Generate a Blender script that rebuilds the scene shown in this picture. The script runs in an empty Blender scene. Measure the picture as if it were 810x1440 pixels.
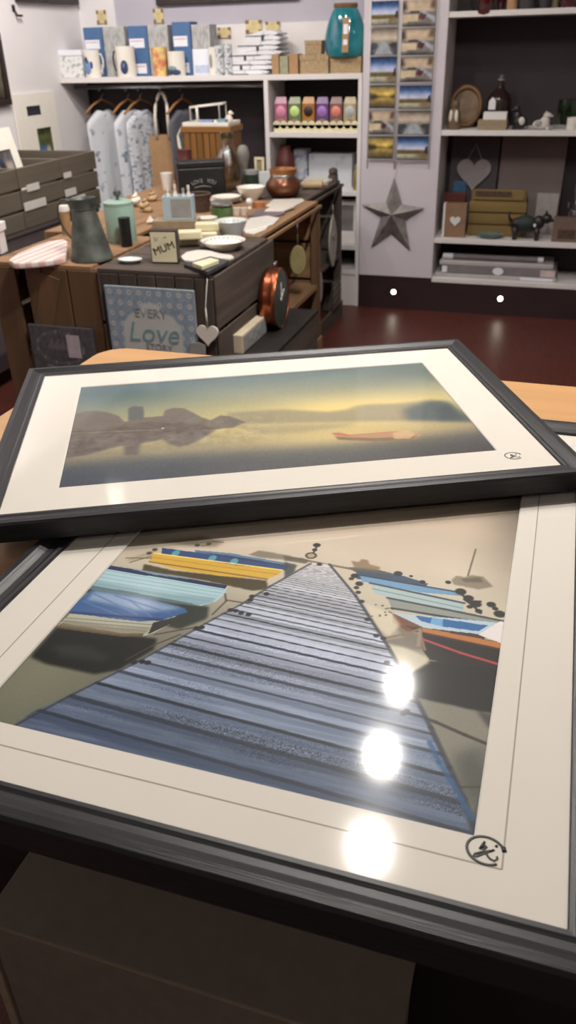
import bpy, math, random
import numpy as np
from mathutils import Matrix, Vector

random.seed(7)
sc = bpy.context.scene
COL = sc.collection
PI = math.pi

# ------------------------------------------------------------------ camera
CAM = np.array([0.0, 0.0, 1.4])
FPX, PITCH, ROLL, YAW = 1130.7, math.radians(30.11), math.radians(1.536), math.radians(18.46)
def _rot():
    cy, sy = math.cos(YAW), math.sin(YAW)
    fwd = np.array([-sy*math.cos(PITCH), cy*math.cos(PITCH), -math.sin(PITCH)])
    right = np.array([cy, sy, 0.0]); down = np.cross(fwd, right)
    c, s = math.cos(ROLL), math.sin(ROLL)
    return np.array([c*right + s*down, -s*right + c*down, fwd])
ROT = _rot()
cam_data = bpy.data.cameras.new('camera'); cam = bpy.data.objects.new('camera', cam_data); COL.objects.link(cam)
cam_data.sensor_fit = 'VERTICAL'; cam_data.sensor_height = 36.0; cam_data.lens = FPX/1440*36
cam_data.clip_start = 0.02
m3 = Matrix((ROT[0], -ROT[1], -ROT[2])).transposed()
cam.matrix_world = Matrix.Translation(Vector(CAM)) @ m3.to_4x4()
cam_data.dof.use_dof = True; cam_data.dof.focus_distance = 0.86; cam_data.dof.aperture_fstop = 9.5
sc.camera = cam

# ------------------------------------------------------------------ world, exposure
w = bpy.data.worlds.new('world'); sc.world = w; w.use_nodes = True
w.node_tree.nodes['Background'].inputs[0].default_value = (1.0, 0.95, 0.9, 1)
w.node_tree.nodes['Background'].inputs[1].default_value = 0.05
sc.view_settings.view_transform = 'Standard'; sc.view_settings.look = 'None'
sc.view_settings.gamma = 1.0; sc.view_settings.use_curve_mapping = False
sc.view_settings.exposure = 0.32
sc.cycles.max_bounces = 8
sc.cycles.caustics_reflective = False; sc.cycles.caustics_refractive = False
sc.cycles.use_denoising = True
LAMP_STRENGTH = 620.0          # radiance of every ceiling spotlight's lens

# ------------------------------------------------------------------ measuring helpers
def ray(px, py): return np.array([(px-405)/FPX, (py-720)/FPX, 1.0]) @ ROT
def onz(px, py, z): d = ray(px, py); return CAM + d*((z-CAM[2])/d[2])
def ony(px, py, y): d = ray(px, py); return CAM + d*(y/d[1])
def onx(px, py, x): d = ray(px, py); return CAM + d*(x/d[0])
def mpp(p): return float((np.array(p)-CAM) @ ROT[2])/FPX      # metres per pixel at a point
def hgt(px, ytop, y): return float(ony(px, ytop, y)[2])

# ------------------------------------------------------------------ materials
def lin(c):
    out = []
    for v in c[:3]:
        v = max(0.0, v/255.0)
        out.append(v/12.92 if v <= 0.04045 else ((v+0.055)/1.055)**2.4)
    return out
MATS = {}
def mat(name, rgb, rough=0.6, metal=0.0, var=0.12, scale=30.0, bump=0.0, stretch=(1,1,1), rgb2=None, thr=None, spec=0.5, coat=0.0, detail=3.0):
    if name in MATS: return MATS[name]
    m = bpy.data.materials.new(name); m.use_nodes = True; nt = m.node_tree; N = nt.nodes; L = nt.links
    b = N['Principled BSDF']
    tc = N.new('ShaderNodeTexCoord'); mp = N.new('ShaderNodeMapping'); mp.inputs['Scale'].default_value = stretch
    nz = N.new('ShaderNodeTexNoise'); nz.inputs['Scale'].default_value = scale; nz.inputs['Detail'].default_value = detail
    L.new(tc.outputs['Object'], mp.inputs['Vector']); L.new(mp.outputs['Vector'], nz.inputs['Vector'])
    r = N.new('ShaderNodeValToRGB'); a = lin(rgb)
    if rgb2 is None:
        c0 = [x*(1-var) for x in a]; c1 = [min(1, x*(1+var)) for x in a]
    else:
        c0, c1 = a, lin(rgb2)
    lo, hi = (0.3, 0.7) if thr is None else thr
    r.color_ramp.elements[0].position = lo; r.color_ramp.elements[1].position = hi
    r.color_ramp.elements[0].color = (*c0, 1); r.color_ramp.elements[1].color = (*c1, 1)
    L.new(nz.outputs['Fac'], r.inputs['Fac']); L.new(r.outputs['Color'], b.inputs['Base Color'])
    b.inputs['Roughness'].default_value = rough; b.inputs['Metallic'].default_value = metal
    b.inputs['Specular IOR Level'].default_value = spec; b.inputs['Coat Weight'].default_value = coat
    if bump:
        bp = N.new('ShaderNodeBump'); bp.inputs['Strength'].default_value = bump; bp.inputs['Distance'].default_value = 0.004
        L.new(nz.outputs['Fac'], bp.inputs['Height']); L.new(bp.outputs['Normal'], b.inputs['Normal'])
    MATS[name] = m; return m
def wood(name, rgb, axis=2, rough=0.6, var=0.3, scale=26, bump=0.25):
    st = [1, 1, 1]; st[axis] = 0.06
    return mat(name, rgb, rough, 0, var, scale, bump, tuple(st), detail=5)
def thin_glass(name, tint=(1, 1, 1), rough=0.03, ior=1.5):
    if name in MATS: return MATS[name]
    m = bpy.data.materials.new(name); m.use_nodes = True; nt = m.node_tree; N = nt.nodes; L = nt.links
    N.remove(N['Principled BSDF']); out = N['Material Output']
    t = N.new('ShaderNodeBsdfTransparent'); t.inputs[0].default_value = (*tint, 1)
    g = N.new('ShaderNodeBsdfGlossy'); g.inputs['Roughness'].default_value = rough
    f = N.new('ShaderNodeFresnel'); f.inputs['IOR'].default_value = ior
    ge = N.new('ShaderNodeNewGeometry')
    inv = N.new('ShaderNodeMath'); inv.operation = 'SUBTRACT'; inv.inputs[0].default_value = 1.0
    mu = N.new('ShaderNodeMath'); mu.operation = 'MULTIPLY'
    L.new(ge.outputs['Backfacing'], inv.inputs[1]); L.new(inv.outputs[0], mu.inputs[0]); L.new(f.outputs[0], mu.inputs[1])
    mx = N.new('ShaderNodeMixShader'); L.new(mu.outputs[0], mx.inputs[0]); L.new(t.outputs[0], mx.inputs[1]); L.new(g.outputs[0], mx.inputs[2])
    L.new(mx.outputs[0], out.inputs['Surface']); MATS[name] = m; return m
def emitter(name, rgb, strength):
    m = bpy.data.materials.new(name); m.use_nodes = True; nt = m.node_tree
    nt.nodes.remove(nt.nodes['Principled BSDF']); e = nt.nodes.new('ShaderNodeEmission')
    e.inputs[0].default_value = (*rgb, 1); e.inputs[1].default_value = strength
    nt.links.new(e.outputs[0], nt.nodes['Material Output'].inputs['Surface']); return m
def painted(name, rough=0.5, spec=0.4):
    if name in MATS: return MATS[name]
    m = bpy.data.materials.new(name); m.use_nodes = True; nt = m.node_tree; b = nt.nodes['Principled BSDF']
    a = nt.nodes.new('ShaderNodeVertexColor'); a.layer_name = 'ink'
    nt.links.new(a.outputs['Color'], b.inputs['Base Color']); b.inputs['Roughness'].default_value = rough
    b.inputs['Specular IOR Level'].default_value = spec; MATS[name] = m; return m

# ------------------------------------------------------------------ mesh builder
class B:
    def __init__(s): s.v = []; s.f = []; s.mi = []; s.sm = []; s.M = Matrix.Identity(4)
    def at(s, x=0, y=0, z=0, rx=0, ry=0, rz=0):
        s.M = Matrix.Translation((x, y, z)) @ Matrix.Rotation(rz, 4, 'Z') @ Matrix.Rotation(ry, 4, 'Y') @ Matrix.Rotation(rx, 4, 'X'); return s
    def add(s, vs, fs, mi=0, smooth=False):
        o = len(s.v); s.v += [tuple(s.M @ Vector(p)) for p in vs]
        for f in fs: s.f.append([i+o for i in f]); s.mi.append(mi); s.sm.append(smooth)
        return s
    def box(s, x0, x1, y0, y1, z0, z1, mi=0):
        return s.add([(x0,y0,z0),(x1,y0,z0),(x1,y1,z0),(x0,y1,z0),(x0,y0,z1),(x1,y0,z1),(x1,y1,z1),(x0,y1,z1)],
                     [(3,2,1,0),(4,5,6,7),(0,1,5,4),(1,2,6,5),(2,3,7,6),(3,0,4,7)], mi)
    def lathe(s, prof, n=28, mi=0, sx=1.0, sy=1.0, caps=True):
        # profile (r, z); sharp where the profile turns by more than 45 degrees
        pts = [prof[0]]
        rings = [[prof[0]]]
        for i in range(1, len(prof)):
            rings[-1].append(prof[i])
            if i < len(prof)-1:
                a = math.atan2(prof[i][1]-prof[i-1][1], prof[i][0]-prof[i-1][0]); c = math.atan2(prof[i+1][1]-prof[i][1], prof[i+1][0]-prof[i][0])
                d = abs((c-a+PI) % (2*PI) - PI)
                if d > 0.8: rings.append([prof[i]])
        for seg in rings:
            vs = []; fs = []
            for r, z in seg:
                r = max(r, 1e-5)
                for k in range(n):
                    t = 2*PI*k/n; vs.append((r*sx*math.cos(t), r*sy*math.sin(t), z))
            for i in range(len(seg)-1):
                for k in range(n):
                    fs.append((i*n+k, i*n+(k+1) % n, (i+1)*n+(k+1) % n, (i+1)*n+k))
            s.add(vs, fs, mi, True)
        return s
    def tube(s, pts, r, n=8, mi=0, closed=False, r1=None, flat=1.0):
        pts = [Vector(p) for p in pts]; vs = []; fs = []; m = len(pts)
        for i, p in enumerate(pts):
            if closed: t = pts[(i+1) % m]-pts[i-1]
            else: t = pts[min(i+1, m-1)]-pts[max(i-1, 0)]
            t.normalize(); up = Vector((0, 0, 1)) if abs(t.z) < 0.95 else Vector((0, 1, 0))
            a = t.cross(up).normalized(); b = a.cross(t)
            rr = r if r1 is None else r+(r1-r)*i/(m-1)
            for k in range(n):
                q = 2*PI*k/n; vs.append(p+a*rr*math.cos(q)+b*rr*flat*math.sin(q))
        for i in range(m if closed else m-1):
            j = (i+1) % m
            for k in range(n): fs.append((i*n+k, i*n+(k+1) % n, j*n+(k+1) % n, j*n+k))
        if not closed: fs.append(tuple(range(n))[::-1]); fs.append(tuple((m-1)*n+k for k in range(n)))
        return s.add(vs, fs, mi, True)
    def prism(s, poly, y0, y1, mi=0):      # outline in x,z; thickness along y
        n = len(poly); vs = [(x, y0, z) for x, z in poly]+[(x, y1, z) for x, z in poly]
        ar = sum(poly[i][0]*poly[(i+1) % n][1]-poly[(i+1) % n][0]*poly[i][1] for i in range(n))
        f1 = tuple(range(n)); f2 = tuple(range(n, 2*n))[::-1]
        side = [(i, i+n, (i+1) % n+n, (i+1) % n) for i in range(n)]
        if ar < 0: f1, f2, side = f1[::-1], f2[::-1], [q[::-1] for q in side]
        return s.add(vs, [f1, f2]+side, mi)
    def slab(s, poly, z0, z1, mi=0):       # outline in x,y; thickness along z
        n = len(poly); vs = [(x, y, z0) for x, y in poly]+[(x, y, z1) for x, y in poly]
        ar = sum(poly[i][0]*poly[(i+1) % n][1]-poly[(i+1) % n][0]*poly[i][1] for i in range(n))
        f1 = tuple(range(n))[::-1]; f2 = tuple(range(n, 2*n)); side = [(i, (i+1) % n, (i+1) % n+n, i+n) for i in range(n)]
        if ar < 0: f1, f2, side = f1[::-1], f2[::-1], [q[::-1] for q in side]
        return s.add(vs, [f1, f2]+side, mi)
    def blob(s, cx, cy, cz, rx, ry, rz, n=16, mi=0, p=1.0):
        vs = []; fs = []; h = n//2
        for i in range(h+1):
            t = PI*i/h
            for k in range(n):
                q = 2*PI*k/n
                sg = lambda v: math.copysign(abs(v)**p, v)
                vs.append((cx+rx*sg(math.sin(t))*sg(math.cos(q)), cy+ry*sg(math.sin(t))*sg(math.sin(q)), cz-rz*sg(math.cos(t))))
        for i in range(h):
            for k in range(n): fs.append((i*n+k, i*n+(k+1) % n, (i+1)*n+(k+1) % n, (i+1)*n+k))
        return s.add(vs, fs, mi, True)
    def build(s, name, mats, parent=None, bevel=0.0, sub=0):
        me = bpy.data.meshes.new(name); me.from_pydata(s.v, [], s.f)
        if not isinstance(mats, (list, tuple)): mats = [mats]
        for m in mats: me.materials.append(m)
        me.polygons.foreach_set('material_index', s.mi); me.polygons.foreach_set('use_smooth', s.sm); me.update()
        o = bpy.data.objects.new(name, me); COL.objects.link(o)
        if parent is not None: o.parent = parent
        if bevel: md = o.modifiers.new('bevel', 'BEVEL'); md.width = bevel; md.segments = 2; md.limit_method = 'ANGLE'
        if sub: md = o.modifiers.new('sub', 'SUBSURF'); md.levels = sub; md.render_levels = sub
        return o
def tag(o, label, cat, group=None):
    o['label'] = label; o['category'] = cat
    if group: o['group'] = group
    return o
def place(o, loc, rz=0, rx=0, ry=0):
    o.location = Vector([float(t) for t in loc]); o.rotation_euler = (rx, ry, rz); return o
def thing(name, label, cat, loc, rz=0, group=None, rx=0, ry=0):
    o = bpy.data.objects.new(name, None); COL.objects.link(o); o.empty_display_size = 0.05
    place(o, loc, rz, rx, ry); return tag(o, label, cat, group)
def solo(name, b, m, label, cat, loc, rz=0, group=None, bevel=0.0, rx=0, ry=0, sub=0):
    o = b.build(name, m, None, bevel, sub); place(o, loc, rz, rx, ry); return tag(o, label, cat, group)
def struct(name, b, m, bevel=0.0):
    o = b.build(name, m, None, bevel); o['kind'] = 'structure'; return o
def plab(o, label): o['label'] = label; return o
def copy_tree(o, loc, label, rz=None):
    c = o.copy(); COL.objects.link(c); c.location = Vector([float(t) for t in loc]); c['label'] = label
    if rz is not None: c.rotation_euler = (0, 0, rz)
    for ch in list(o.children):
        d = ch.copy(); COL.objects.link(d); d.parent = c
        for g in list(ch.children):
            e = g.copy(); COL.objects.link(e); e.parent = d
    return c
def lettering(txt, size, m, parent, M, name='lettering', shear=0.0, depth=0.0006, align='CENTER'):
    cu = bpy.data.curves.new(name, 'FONT'); cu.body = txt; cu.size = size; cu.shear = shear; cu.extrude = depth
    cu.align_x = align; cu.align_y = 'CENTER'; cu.resolution_u = 3
    tmp = bpy.data.objects.new('tmp', cu); COL.objects.link(tmp)
    dg = bpy.context.evaluated_depsgraph_get()
    me = bpy.data.meshes.new_from_object(tmp.evaluated_get(dg)); bpy.data.objects.remove(tmp)
    me.transform(M); me.materials.clear(); me.materials.append(m)
    o = bpy.data.objects.new(name, me); COL.objects.link(o); o.parent = parent; return o
FACE = Matrix.Rotation(PI/2, 4, 'X')       # text plane stood up, facing -y

# ------------------------------------------------------------------ painting of printed matter (per-vertex ink)
class Paint:
    def __init__(s, nx, ny, w, h, bg):
        s.nx, s.ny, s.w, s.h = nx, ny, w, h
        s.X, s.Y = np.meshgrid(np.linspace(0, w, nx), np.linspace(0, h, ny))
        s.a = np.zeros((ny, nx, 3)); s.a[:] = np.array(bg, float)
        s.rng = np.random.RandomState(3)
    def vgrad(s, stops):        # stops of (y, rgb)
        ys = [q[0] for q in stops]
        for c in range(3): s.a[:, :, c] = np.interp(s.Y, ys, [q[1][c] for q in stops])
    def mask(s, poly):
        P = np.array(poly, float); m = np.zeros(s.X.shape, bool); n = len(P); j = n-1
        for i in range(n):
            xi, yi = P[i]; xj, yj = P[j]
            if abs(yj-yi) > 1e-12:
                c = ((yi > s.Y) != (yj > s.Y)) & (s.X < (xj-xi)*(s.Y-yi)/(yj-yi)+xi); m ^= c
            j = i
        return m
    def poly(s, poly, rgb, al=1.0, soft=0):
        m = s.mask(poly).astype(float)
        if soft: m = s.blur(m, soft)
        m = (m*al)[..., None]; s.a = s.a*(1-m)+np.array(rgb, float)*m
    def blur(s, m, k):
        for _ in range(2):
            for ax in (0, 1):
                p = np.pad(m, [(k, k) if i == ax else (0, 0) for i in range(m.ndim)], mode='edge')
                c = np.cumsum(p, axis=ax); z = np.zeros_like(np.take(c, [0], axis=ax)); c = np.concatenate([z, c], axis=ax)
                n = m.shape[ax]; hi = np.take(c, range(2*k+1, 2*k+1+n), axis=ax); lo = np.take(c, range(0, n), axis=ax)
                m = (hi-lo)/(2*k+1)
        return m
    def line(s, p, q, wd, rgb, al=1.0):
        p = np.array(p, float); q = np.array(q, float); d = q-p; L = max(1e-9, d@d)
        t = np.clip(((s.X-p[0])*d[0]+(s.Y-p[1])*d[1])/L, 0, 1)
        dist = np.hypot(s.X-p[0]-t*d[0], s.Y-p[1]-t*d[1])
        m = (np.clip(1.5-dist/wd, 0, 1)*al)[..., None]; s.a = s.a*(1-m)+np.array(rgb, float)*m
    def dot(s, p, r, rgb, al=1.0, ry=None):
        ry = ry or r
        d = np.hypot((s.X-p[0])/r, (s.Y-p[1])/ry)
        m = (np.clip((1.15-d)/0.3, 0, 1)*al)[..., None]; s.a = s.a*(1-m)+np.array(rgb, float)*m
    def glow(s, p, rx, ry, rgb, al):
        d = np.exp(-(((s.X-p[0])/rx)**2+((s.Y-p[1])/ry)**2)); m = (d*al)[..., None]; s.a = s.a*(1-m)+np.array(rgb, float)*m
    def noise(s, cells_x, cells_y):
        g = s.rng.rand(cells_y+1, cells_x+1)
        yi = np.linspace(0, cells_y-1e-6, s.ny); xi = np.linspace(0, cells_x-1e-6, s.nx)
        y0 = yi.astype(int); x0 = xi.astype(int); fy = (yi-y0)[:, None]; fx = (xi-x0)[None]
        G = lambda a, b: g[a][:, b]
        return (G(y0, x0)*(1-fy)*(1-fx)+G(y0+1, x0)*fy*(1-fx)+G(y0, x0+1)*(1-fy)*fx+G(y0+1, x0+1)*fy*fx)-0.5
    def mesh(s, name, m, parent, M=None, gain=1.0, thick=0.0006):
        nx, ny = s.nx, s.ny
        v = np.zeros((ny*nx, 3)); v[:, 0] = s.X.ravel(); v[:, 1] = s.Y.ravel()
        idx = np.arange(nx*ny).reshape(ny, nx)
        q = np.stack([idx[:-1, :-1], idx[:-1, 1:], idx[1:, 1:], idx[1:, :-1]], -1).reshape(-1, 4)
        border = np.concatenate([idx[0, :], idx[1:, -1], idx[-1, -2::-1], idx[-2:0:-1, 0]])   # counter-clockwise rim
        nb = len(border); base = v[border].copy(); base[:, 2] = -thick
        v = np.concatenate([v, base]); bi = np.arange(nb)+nx*ny; nxt = np.roll(np.arange(nb), -1)
        side = np.stack([border, bi, bi[nxt], border[nxt]], -1)
        q = np.concatenate([q, side])
        if M is not None:
            R = np.array(M); v = v @ R[:3, :3].T + R[:3, 3]
        me = bpy.data.meshes.new(name); me.vertices.add(len(v)); me.vertices.foreach_set('co', v.ravel())
        me.loops.add(q.size); me.loops.foreach_set('vertex_index', q.ravel().astype(np.int32))
        me.polygons.add(len(q)); me.polygons.foreach_set('loop_start', (np.arange(len(q))*4).astype(np.int32))
        me.update(calc_edges=True); me.materials.append(m)
        c = np.clip(s.a/255.0, 0, 1); c = np.where(c <= 0.04045, c/12.92, ((c+0.055)/1.055)**2.4)*gain
        c = c.reshape(-1, 3); c = np.concatenate([c, c[border]])
        ca = me.color_attributes.new('ink', 'FLOAT_COLOR', 'POINT')
        ca.data.foreach_set('color', np.concatenate([np.clip(c, 0, 1), np.ones((len(c), 1))], 1).ravel().astype(np.float32))
        o = bpy.data.objects.new(name, me); COL.objects.link(o); o.parent = parent; return o
# ------------------------------------------------------------------ ceiling spotlights (each lens emits; all but the counter row are added)
XL, YB, XR, YN, ZC = -2.98, 5.15, 2.6, -2.2, 2.75
m_lens = emitter('lamp_lens', (1.0, 0.94, 0.87), LAMP_STRENGTH)
m_lens_key = emitter('lamp_lens_key', (1.0, 0.945, 0.88), LAMP_STRENGTH*2.9)
m_lens_rail = emitter('added_lens_rail', (1.0, 0.94, 0.88), LAMP_STRENGTH*0.8)
m_lens_mid = emitter('added_lens_mid', (1.0, 0.94, 0.88), LAMP_STRENGTH*0.50)
m_lens_soft = emitter('added_lens_soft', (1.0, 0.94, 0.87), LAMP_STRENGTH*0.3)
m_white_metal = mat('white_metal', (225, 222, 218), 0.35, 0, 0.03)
m_lens_wall = emitter('added_lens_wall', (1.0, 0.945, 0.90), LAMP_STRENGTH*1.5)
def spotlight(x, y, n, label, key=False, r=0.045):
    n = Vector(n).normalized()
    root = thing('ceiling_spotlight', label, 'spotlight', (x, y, ZC), group='ceiling spotlights')
    b = B(); b.lathe([(0, 0), (0.05, 0), (0.05, -0.012), (0, -0.012)], 20); b.tube([(0, 0, -0.01), (0, 0, -0.04)], 0.008); b.build('ceiling_mount', m_white_metal, root)
    q = Vector((0, 0, -1)).rotation_difference(n).to_matrix().to_4x4()
    b = B(); b.M = Matrix.Translation((0, 0, -0.05)) @ q
    b.lathe([(0, 0.035), (0.035, 0.03), (r+0.006, 0.0), (r+0.006, -0.055), (r+0.002, -0.055), (r+0.002, -0.049), (0, -0.049)], 24)
    b.build('lamp_head', m_white_metal, root)
    b = B(); b.M = Matrix.Translation((0, 0, -0.05)) @ q
    b.lathe([(0, -0.0535), (r, -0.0535)], 28); b.build('lens', m_lens_key if key is True else m_lens_wall if key == 'wall' else m_lens_soft if key == 'soft' else m_lens_mid if key == 'mid' else m_lens_rail if key == 'rail' else m_lens, root)
spotlight(-0.360, 2.403, (0, -0.12, -1), 'far one of three white ceiling spotlights in line over the counter', True, 0.026)
spotlight(-0.350, 2.031, (0, -0.12, -1), 'middle one of three white ceiling spotlights in line over the counter', True, 0.034)
spotlight(-0.309, 1.645, (0, -0.10, -1), 'near one of three white ceiling spotlights in line over the counter', True, 0.035)
spotlight(-2.2, 3.5, (-0.15, 0.62, -0.76), 'added ceiling spotlight brightening the hanging rail bay', 'rail')  # these wall-facing lamps are added to brighten walls and shelves
spotlight(-1.2, 3.4, (0, 0.62, -0.78), 'added ceiling spotlight brightening the middle of the back wall', 'mid')
spotlight(-0.5, 3.2, (0, 0.64, -0.77), 'added ceiling spotlight brightening the star panel', 'soft')
spotlight(-1.9, 3.3, (-0.86, 0.20, -0.46), 'added ceiling spotlight brightening the left wall', 'wall')
spotlight(-1.5, 2.7, (-0.82, 0.28, -0.50), 'second added ceiling spotlight brightening the left wall', 'wall')  # added to lift the left wall, which stayed too dim
spotlight(1.3, 2.1, (-0.2, 0, -1), 'added fill spotlight over the right side of the shop', 'soft')  # this one and those behind the counter are added as unseen fill
spotlight(-1.4, -0.9, (0.1, 0.2, -1), 'added fill spotlight behind the counter to the left', 'soft')
spotlight(0.9, -0.9, (-0.1, 0.2, -1), 'added fill spotlight behind the counter to the right', 'soft')

# ------------------------------------------------------------------ room
m_floor = mat('floor_boards', (88, 42, 34), 0.42, 0, 0.35, 18, 0.06, (9, 0.5, 1), detail=4)
m_white = mat('wall_white', (226, 221, 222), 0.8, 0, 0.02, 5)
m_lav = mat('wall_lavender', (180, 175, 186), 0.85, 0, 0.02, 5)
m_ceil = mat('ceiling_paint', (92, 90, 88), 0.9, 0, 0.03, 4)
def rbox(name, a, m): b = B(); b.box(*a); return struct(name, b, m)
rbox('floor', (XL-0.1, XR+0.1, YN-0.1, YB+0.1, -0.1, 0), m_floor)
rbox('ceiling', (XL-0.1, XR+0.1, YN-0.1, YB+0.1, ZC, ZC+0.1), m_ceil)
rbox('wall_left', (XL-0.1, XL, YN-0.1, YB, 0, ZC), m_white)
rbox('wall_right', (XR, XR+0.1, YN-0.1, YB, 0, ZC), m_white)
rbox('wall_back', (XL-0.1, XR+0.1, YB, YB+0.1, 0, ZC), m_lav)
rbox('wall_front', (XL-0.1, XR+0.1, YN-0.1, YN, 0, ZC), m_white)
rbox('trim_1', (XL, -2.735, YB-0.012, YB, 0, ZC), m_white)

# ------------------------------------------------------------------ shelving along the back wall
YF = 4.81
m_shelf = mat('shelf_white', (224, 219, 217), 0.45, 0, 0.02, 8)
m_dark = mat('aubergine_panel', (43, 32, 36), 0.6, 0, 0.08, 12)
m_plinth = mat('plinth_dark', (52, 36, 38), 0.4, 0, 0.1, 12)
m_panel = mat('panel_lilac_white', (208, 200, 207), 0.5, 0, 0.02, 6)
m_chrome = mat('chrome', (200, 200, 205), 0.2, 1.0, 0.03)
m_black = mat('black_paint', (22, 21, 22), 0.45, 0, 0.1)
unit = thing('shelving_unit', 'white built-in shelving with hanging rail bay and small shelf bays left of the star panel', 'shelving', (-2.05, YF, 0))
def upart(root, name, boxes, m, bevel=0.0, ox=0.0):
    b = B()
    for a in boxes: b.box(a[0]-ox, a[1]-ox, a[2]-YF, a[3]-YF, a[4], a[5])
    return b.build(name, m, root, bevel)
U = -2.05
upart(unit, 'top_shelf', [(XL+0.002, -1.118, YF, 5.118, 1.235, 1.262)], m_shelf, 0.002, U)
upart(unit, 'back_panel', [(XL+0.002, -1.118, 5.12, 5.135, 0, 1.26)], m_dark, 0, U)
upart(unit, 'upstand', [(-2.733, -1.118, 5.12, 5.149, 1.262, 1.515)], m_shelf, 0.002, U)
upart(unit, 'divider', [(-1.683, -1.657, YF, 5.12, 0.19, 1.235)], m_shelf, 0.002, U)
upart(unit, 'side_panel', [(-1.140, -1.118, YF+0.002, 5.12, 0.0, 1.235)], m_shelf, 0.002, U)
for z in (0.945, 0.638, 0.335, 0.19):
    upart(unit, 'shelf', [(-1.657, -1.14, YF+0.002, 5.12, z, z+0.026)], m_shelf, 0.002, U)
upart(unit, 'plinth', [(-1.683, -1.118, YF+0.01, YF+0.03, 0, 0.19)], m_shelf, 0.002, U)
b = B(); b.tube([(XL+0.004-U, 0.16, 1.205), (-1.684-U, 0.16, 1.205)], 0.0125, 12); b.build('hanging_rail', m_chrome, unit)

bay = thing('shelving_unit', 'tall dark-backed shelving to the right of the star panel with lights in its plinth', 'shelving', (0.2, YF, 0))
UX = 0.2
upart(bay, 'front_panel', [(-1.114, -0.676, YF-0.004, YF+0.02, 0.195, 2.7)], m_panel, 0.002, UX)
upart(bay, 'side_panel', [(-0.696, -0.676, YF+0.021, 5.13, 0.195, 2.7), (-1.114, -1.096, YF+0.021, 5.13, 0.195, 2.7)], m_shelf, 0, UX)
upart(bay, 'back_panel', [(-0.676, 1.6, 5.12, 5.14, 0.195, 2.7)], m_dark, 0, UX)
for z in (0.173, 0.397, 0.959, 1.503, 2.05):
    upart(bay, 'shelf', [(-0.676, 1.6, YF, 5.12, z, z+0.026)], m_shelf, 0.002, UX)
upart(bay, 'side_panel', [(1.6, 1.625, YF, 5.13, 0, 2.7)], m_shelf, 0, UX)
pl = upart(bay, 'plinth', [(-1.114, 1.6, YF+0.004, YF+0.026, 0, 0.1725)], m_plinth, 0, UX)
upart(bay, 'plinth_top', [(-1.114, -0.676, YF+0.002, YF+0.026, 0.173, 0.1945)], m_plinth, 0, UX)
m_led = emitter('plinth_light_lens', (1.0, 0.93, 0.72), 22)
for px, py in ((553.5, 410.5), (703.5, 420)):
    p = ony(px, py, YF+0.002)
    b = B(); b.at(p[0]-UX, 0.0035, p[2], rx=PI/2); b.lathe([(0, 0.001), (0.013, 0.001), (0.013, -0.004)], 20); lt = b.build('plinth_light', m_led, pl)
    b = B(); b.at(p[0]-UX, 0.0035, p[2], rx=PI/2); b.lathe([(0.0131, 0.0), (0.0131, 0.004), (0.018, 0.003), (0.018, -0.003)], 20); b.build('light_rim', m_chrome, lt)
rbox('baseboard_left', (XL, XL+0.015, YN, 4.8, 0, 0.12), m_white)

# ------------------------------------------------------------------ counter
m_pine = wood('counter_pine', (190, 144, 96), 0, 0.4, 0.12, 22, 0.03)
m_cbody = wood('counter_dark_wood', (26, 21, 20), 2, 0.6, 0.2, 14, 0.05)
CZ = 0.905
ct = thing('shop_counter', 'pine-topped shop counter under the two framed photographs', 'counter', (0.1, 0.93, 0))
b = B(); pts = []
x0, x1, y0, y1, r = -0.802, 1.10, 0.60, 1.327, 0.055
for cx, cy, a0 in ((x1-r, y1-r, 0), (x0+r, y1-r, 90), (x0+r, y0+r, 180), (x1-r, y0+r, 270)):
    for k in range(7):
        a = math.radians(a0+15*k); pts.append((cx+r*math.cos(a)-0.1, cy+r*math.sin(a)-0.93))
b.slab(pts, CZ-0.03, CZ); b.build('counter_top', m_pine, ct, 0.003)
b = B(); b.box(-0.86, 0.96, -0.29, 0.36, 0.06, CZ-0.03); b.build('counter_body', m_cbody, ct)
b = B(); b.box(-0.83, 0.93, -0.25, 0.32, 0.0, 0.06); b.build('plinth', m_black, ct)

# carton standing on the floor against the counter front
m_carton = mat('grey_brown_card', (112, 100, 88), 0.85, 0, 0.08, 40, 0.05)
m_carton_e = mat('card_edge', (140, 122, 100), 0.9, 0, 0.1, 60)
bx = thing('cardboard_carton', 'flat grey-brown cardboard carton standing in shadow below the front frame', 'carton', (-0.30, 0.50, 0))
b = B(); b.box(-0.2445, 0.253, -0.055, 0.055, 0, 0.497); b.build('body', m_carton, bx, 0.003)
b = B(); b.box(-0.248, 0.2565, -0.058, 0.0575, 0.4975, 0.502); b.build('top_flap', m_carton, bx, 0.001)
b = B(); b.box(-0.2605, -0.247, -0.058, 0.055, 0.0, 0.470); b.build('side_flap', m_carton_e, bx, 0.001)
b = B(); b.box(-0.14, 0.20, -0.0562, -0.0552, 0.452, 0.4965); b.build('folded_tab', m_carton, bx)
b = B(); b.box(-0.245, 0.253, -0.0595, -0.0582, 0.4985, 0.5012); b.build('crease', m_carton_e, bx)

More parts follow.
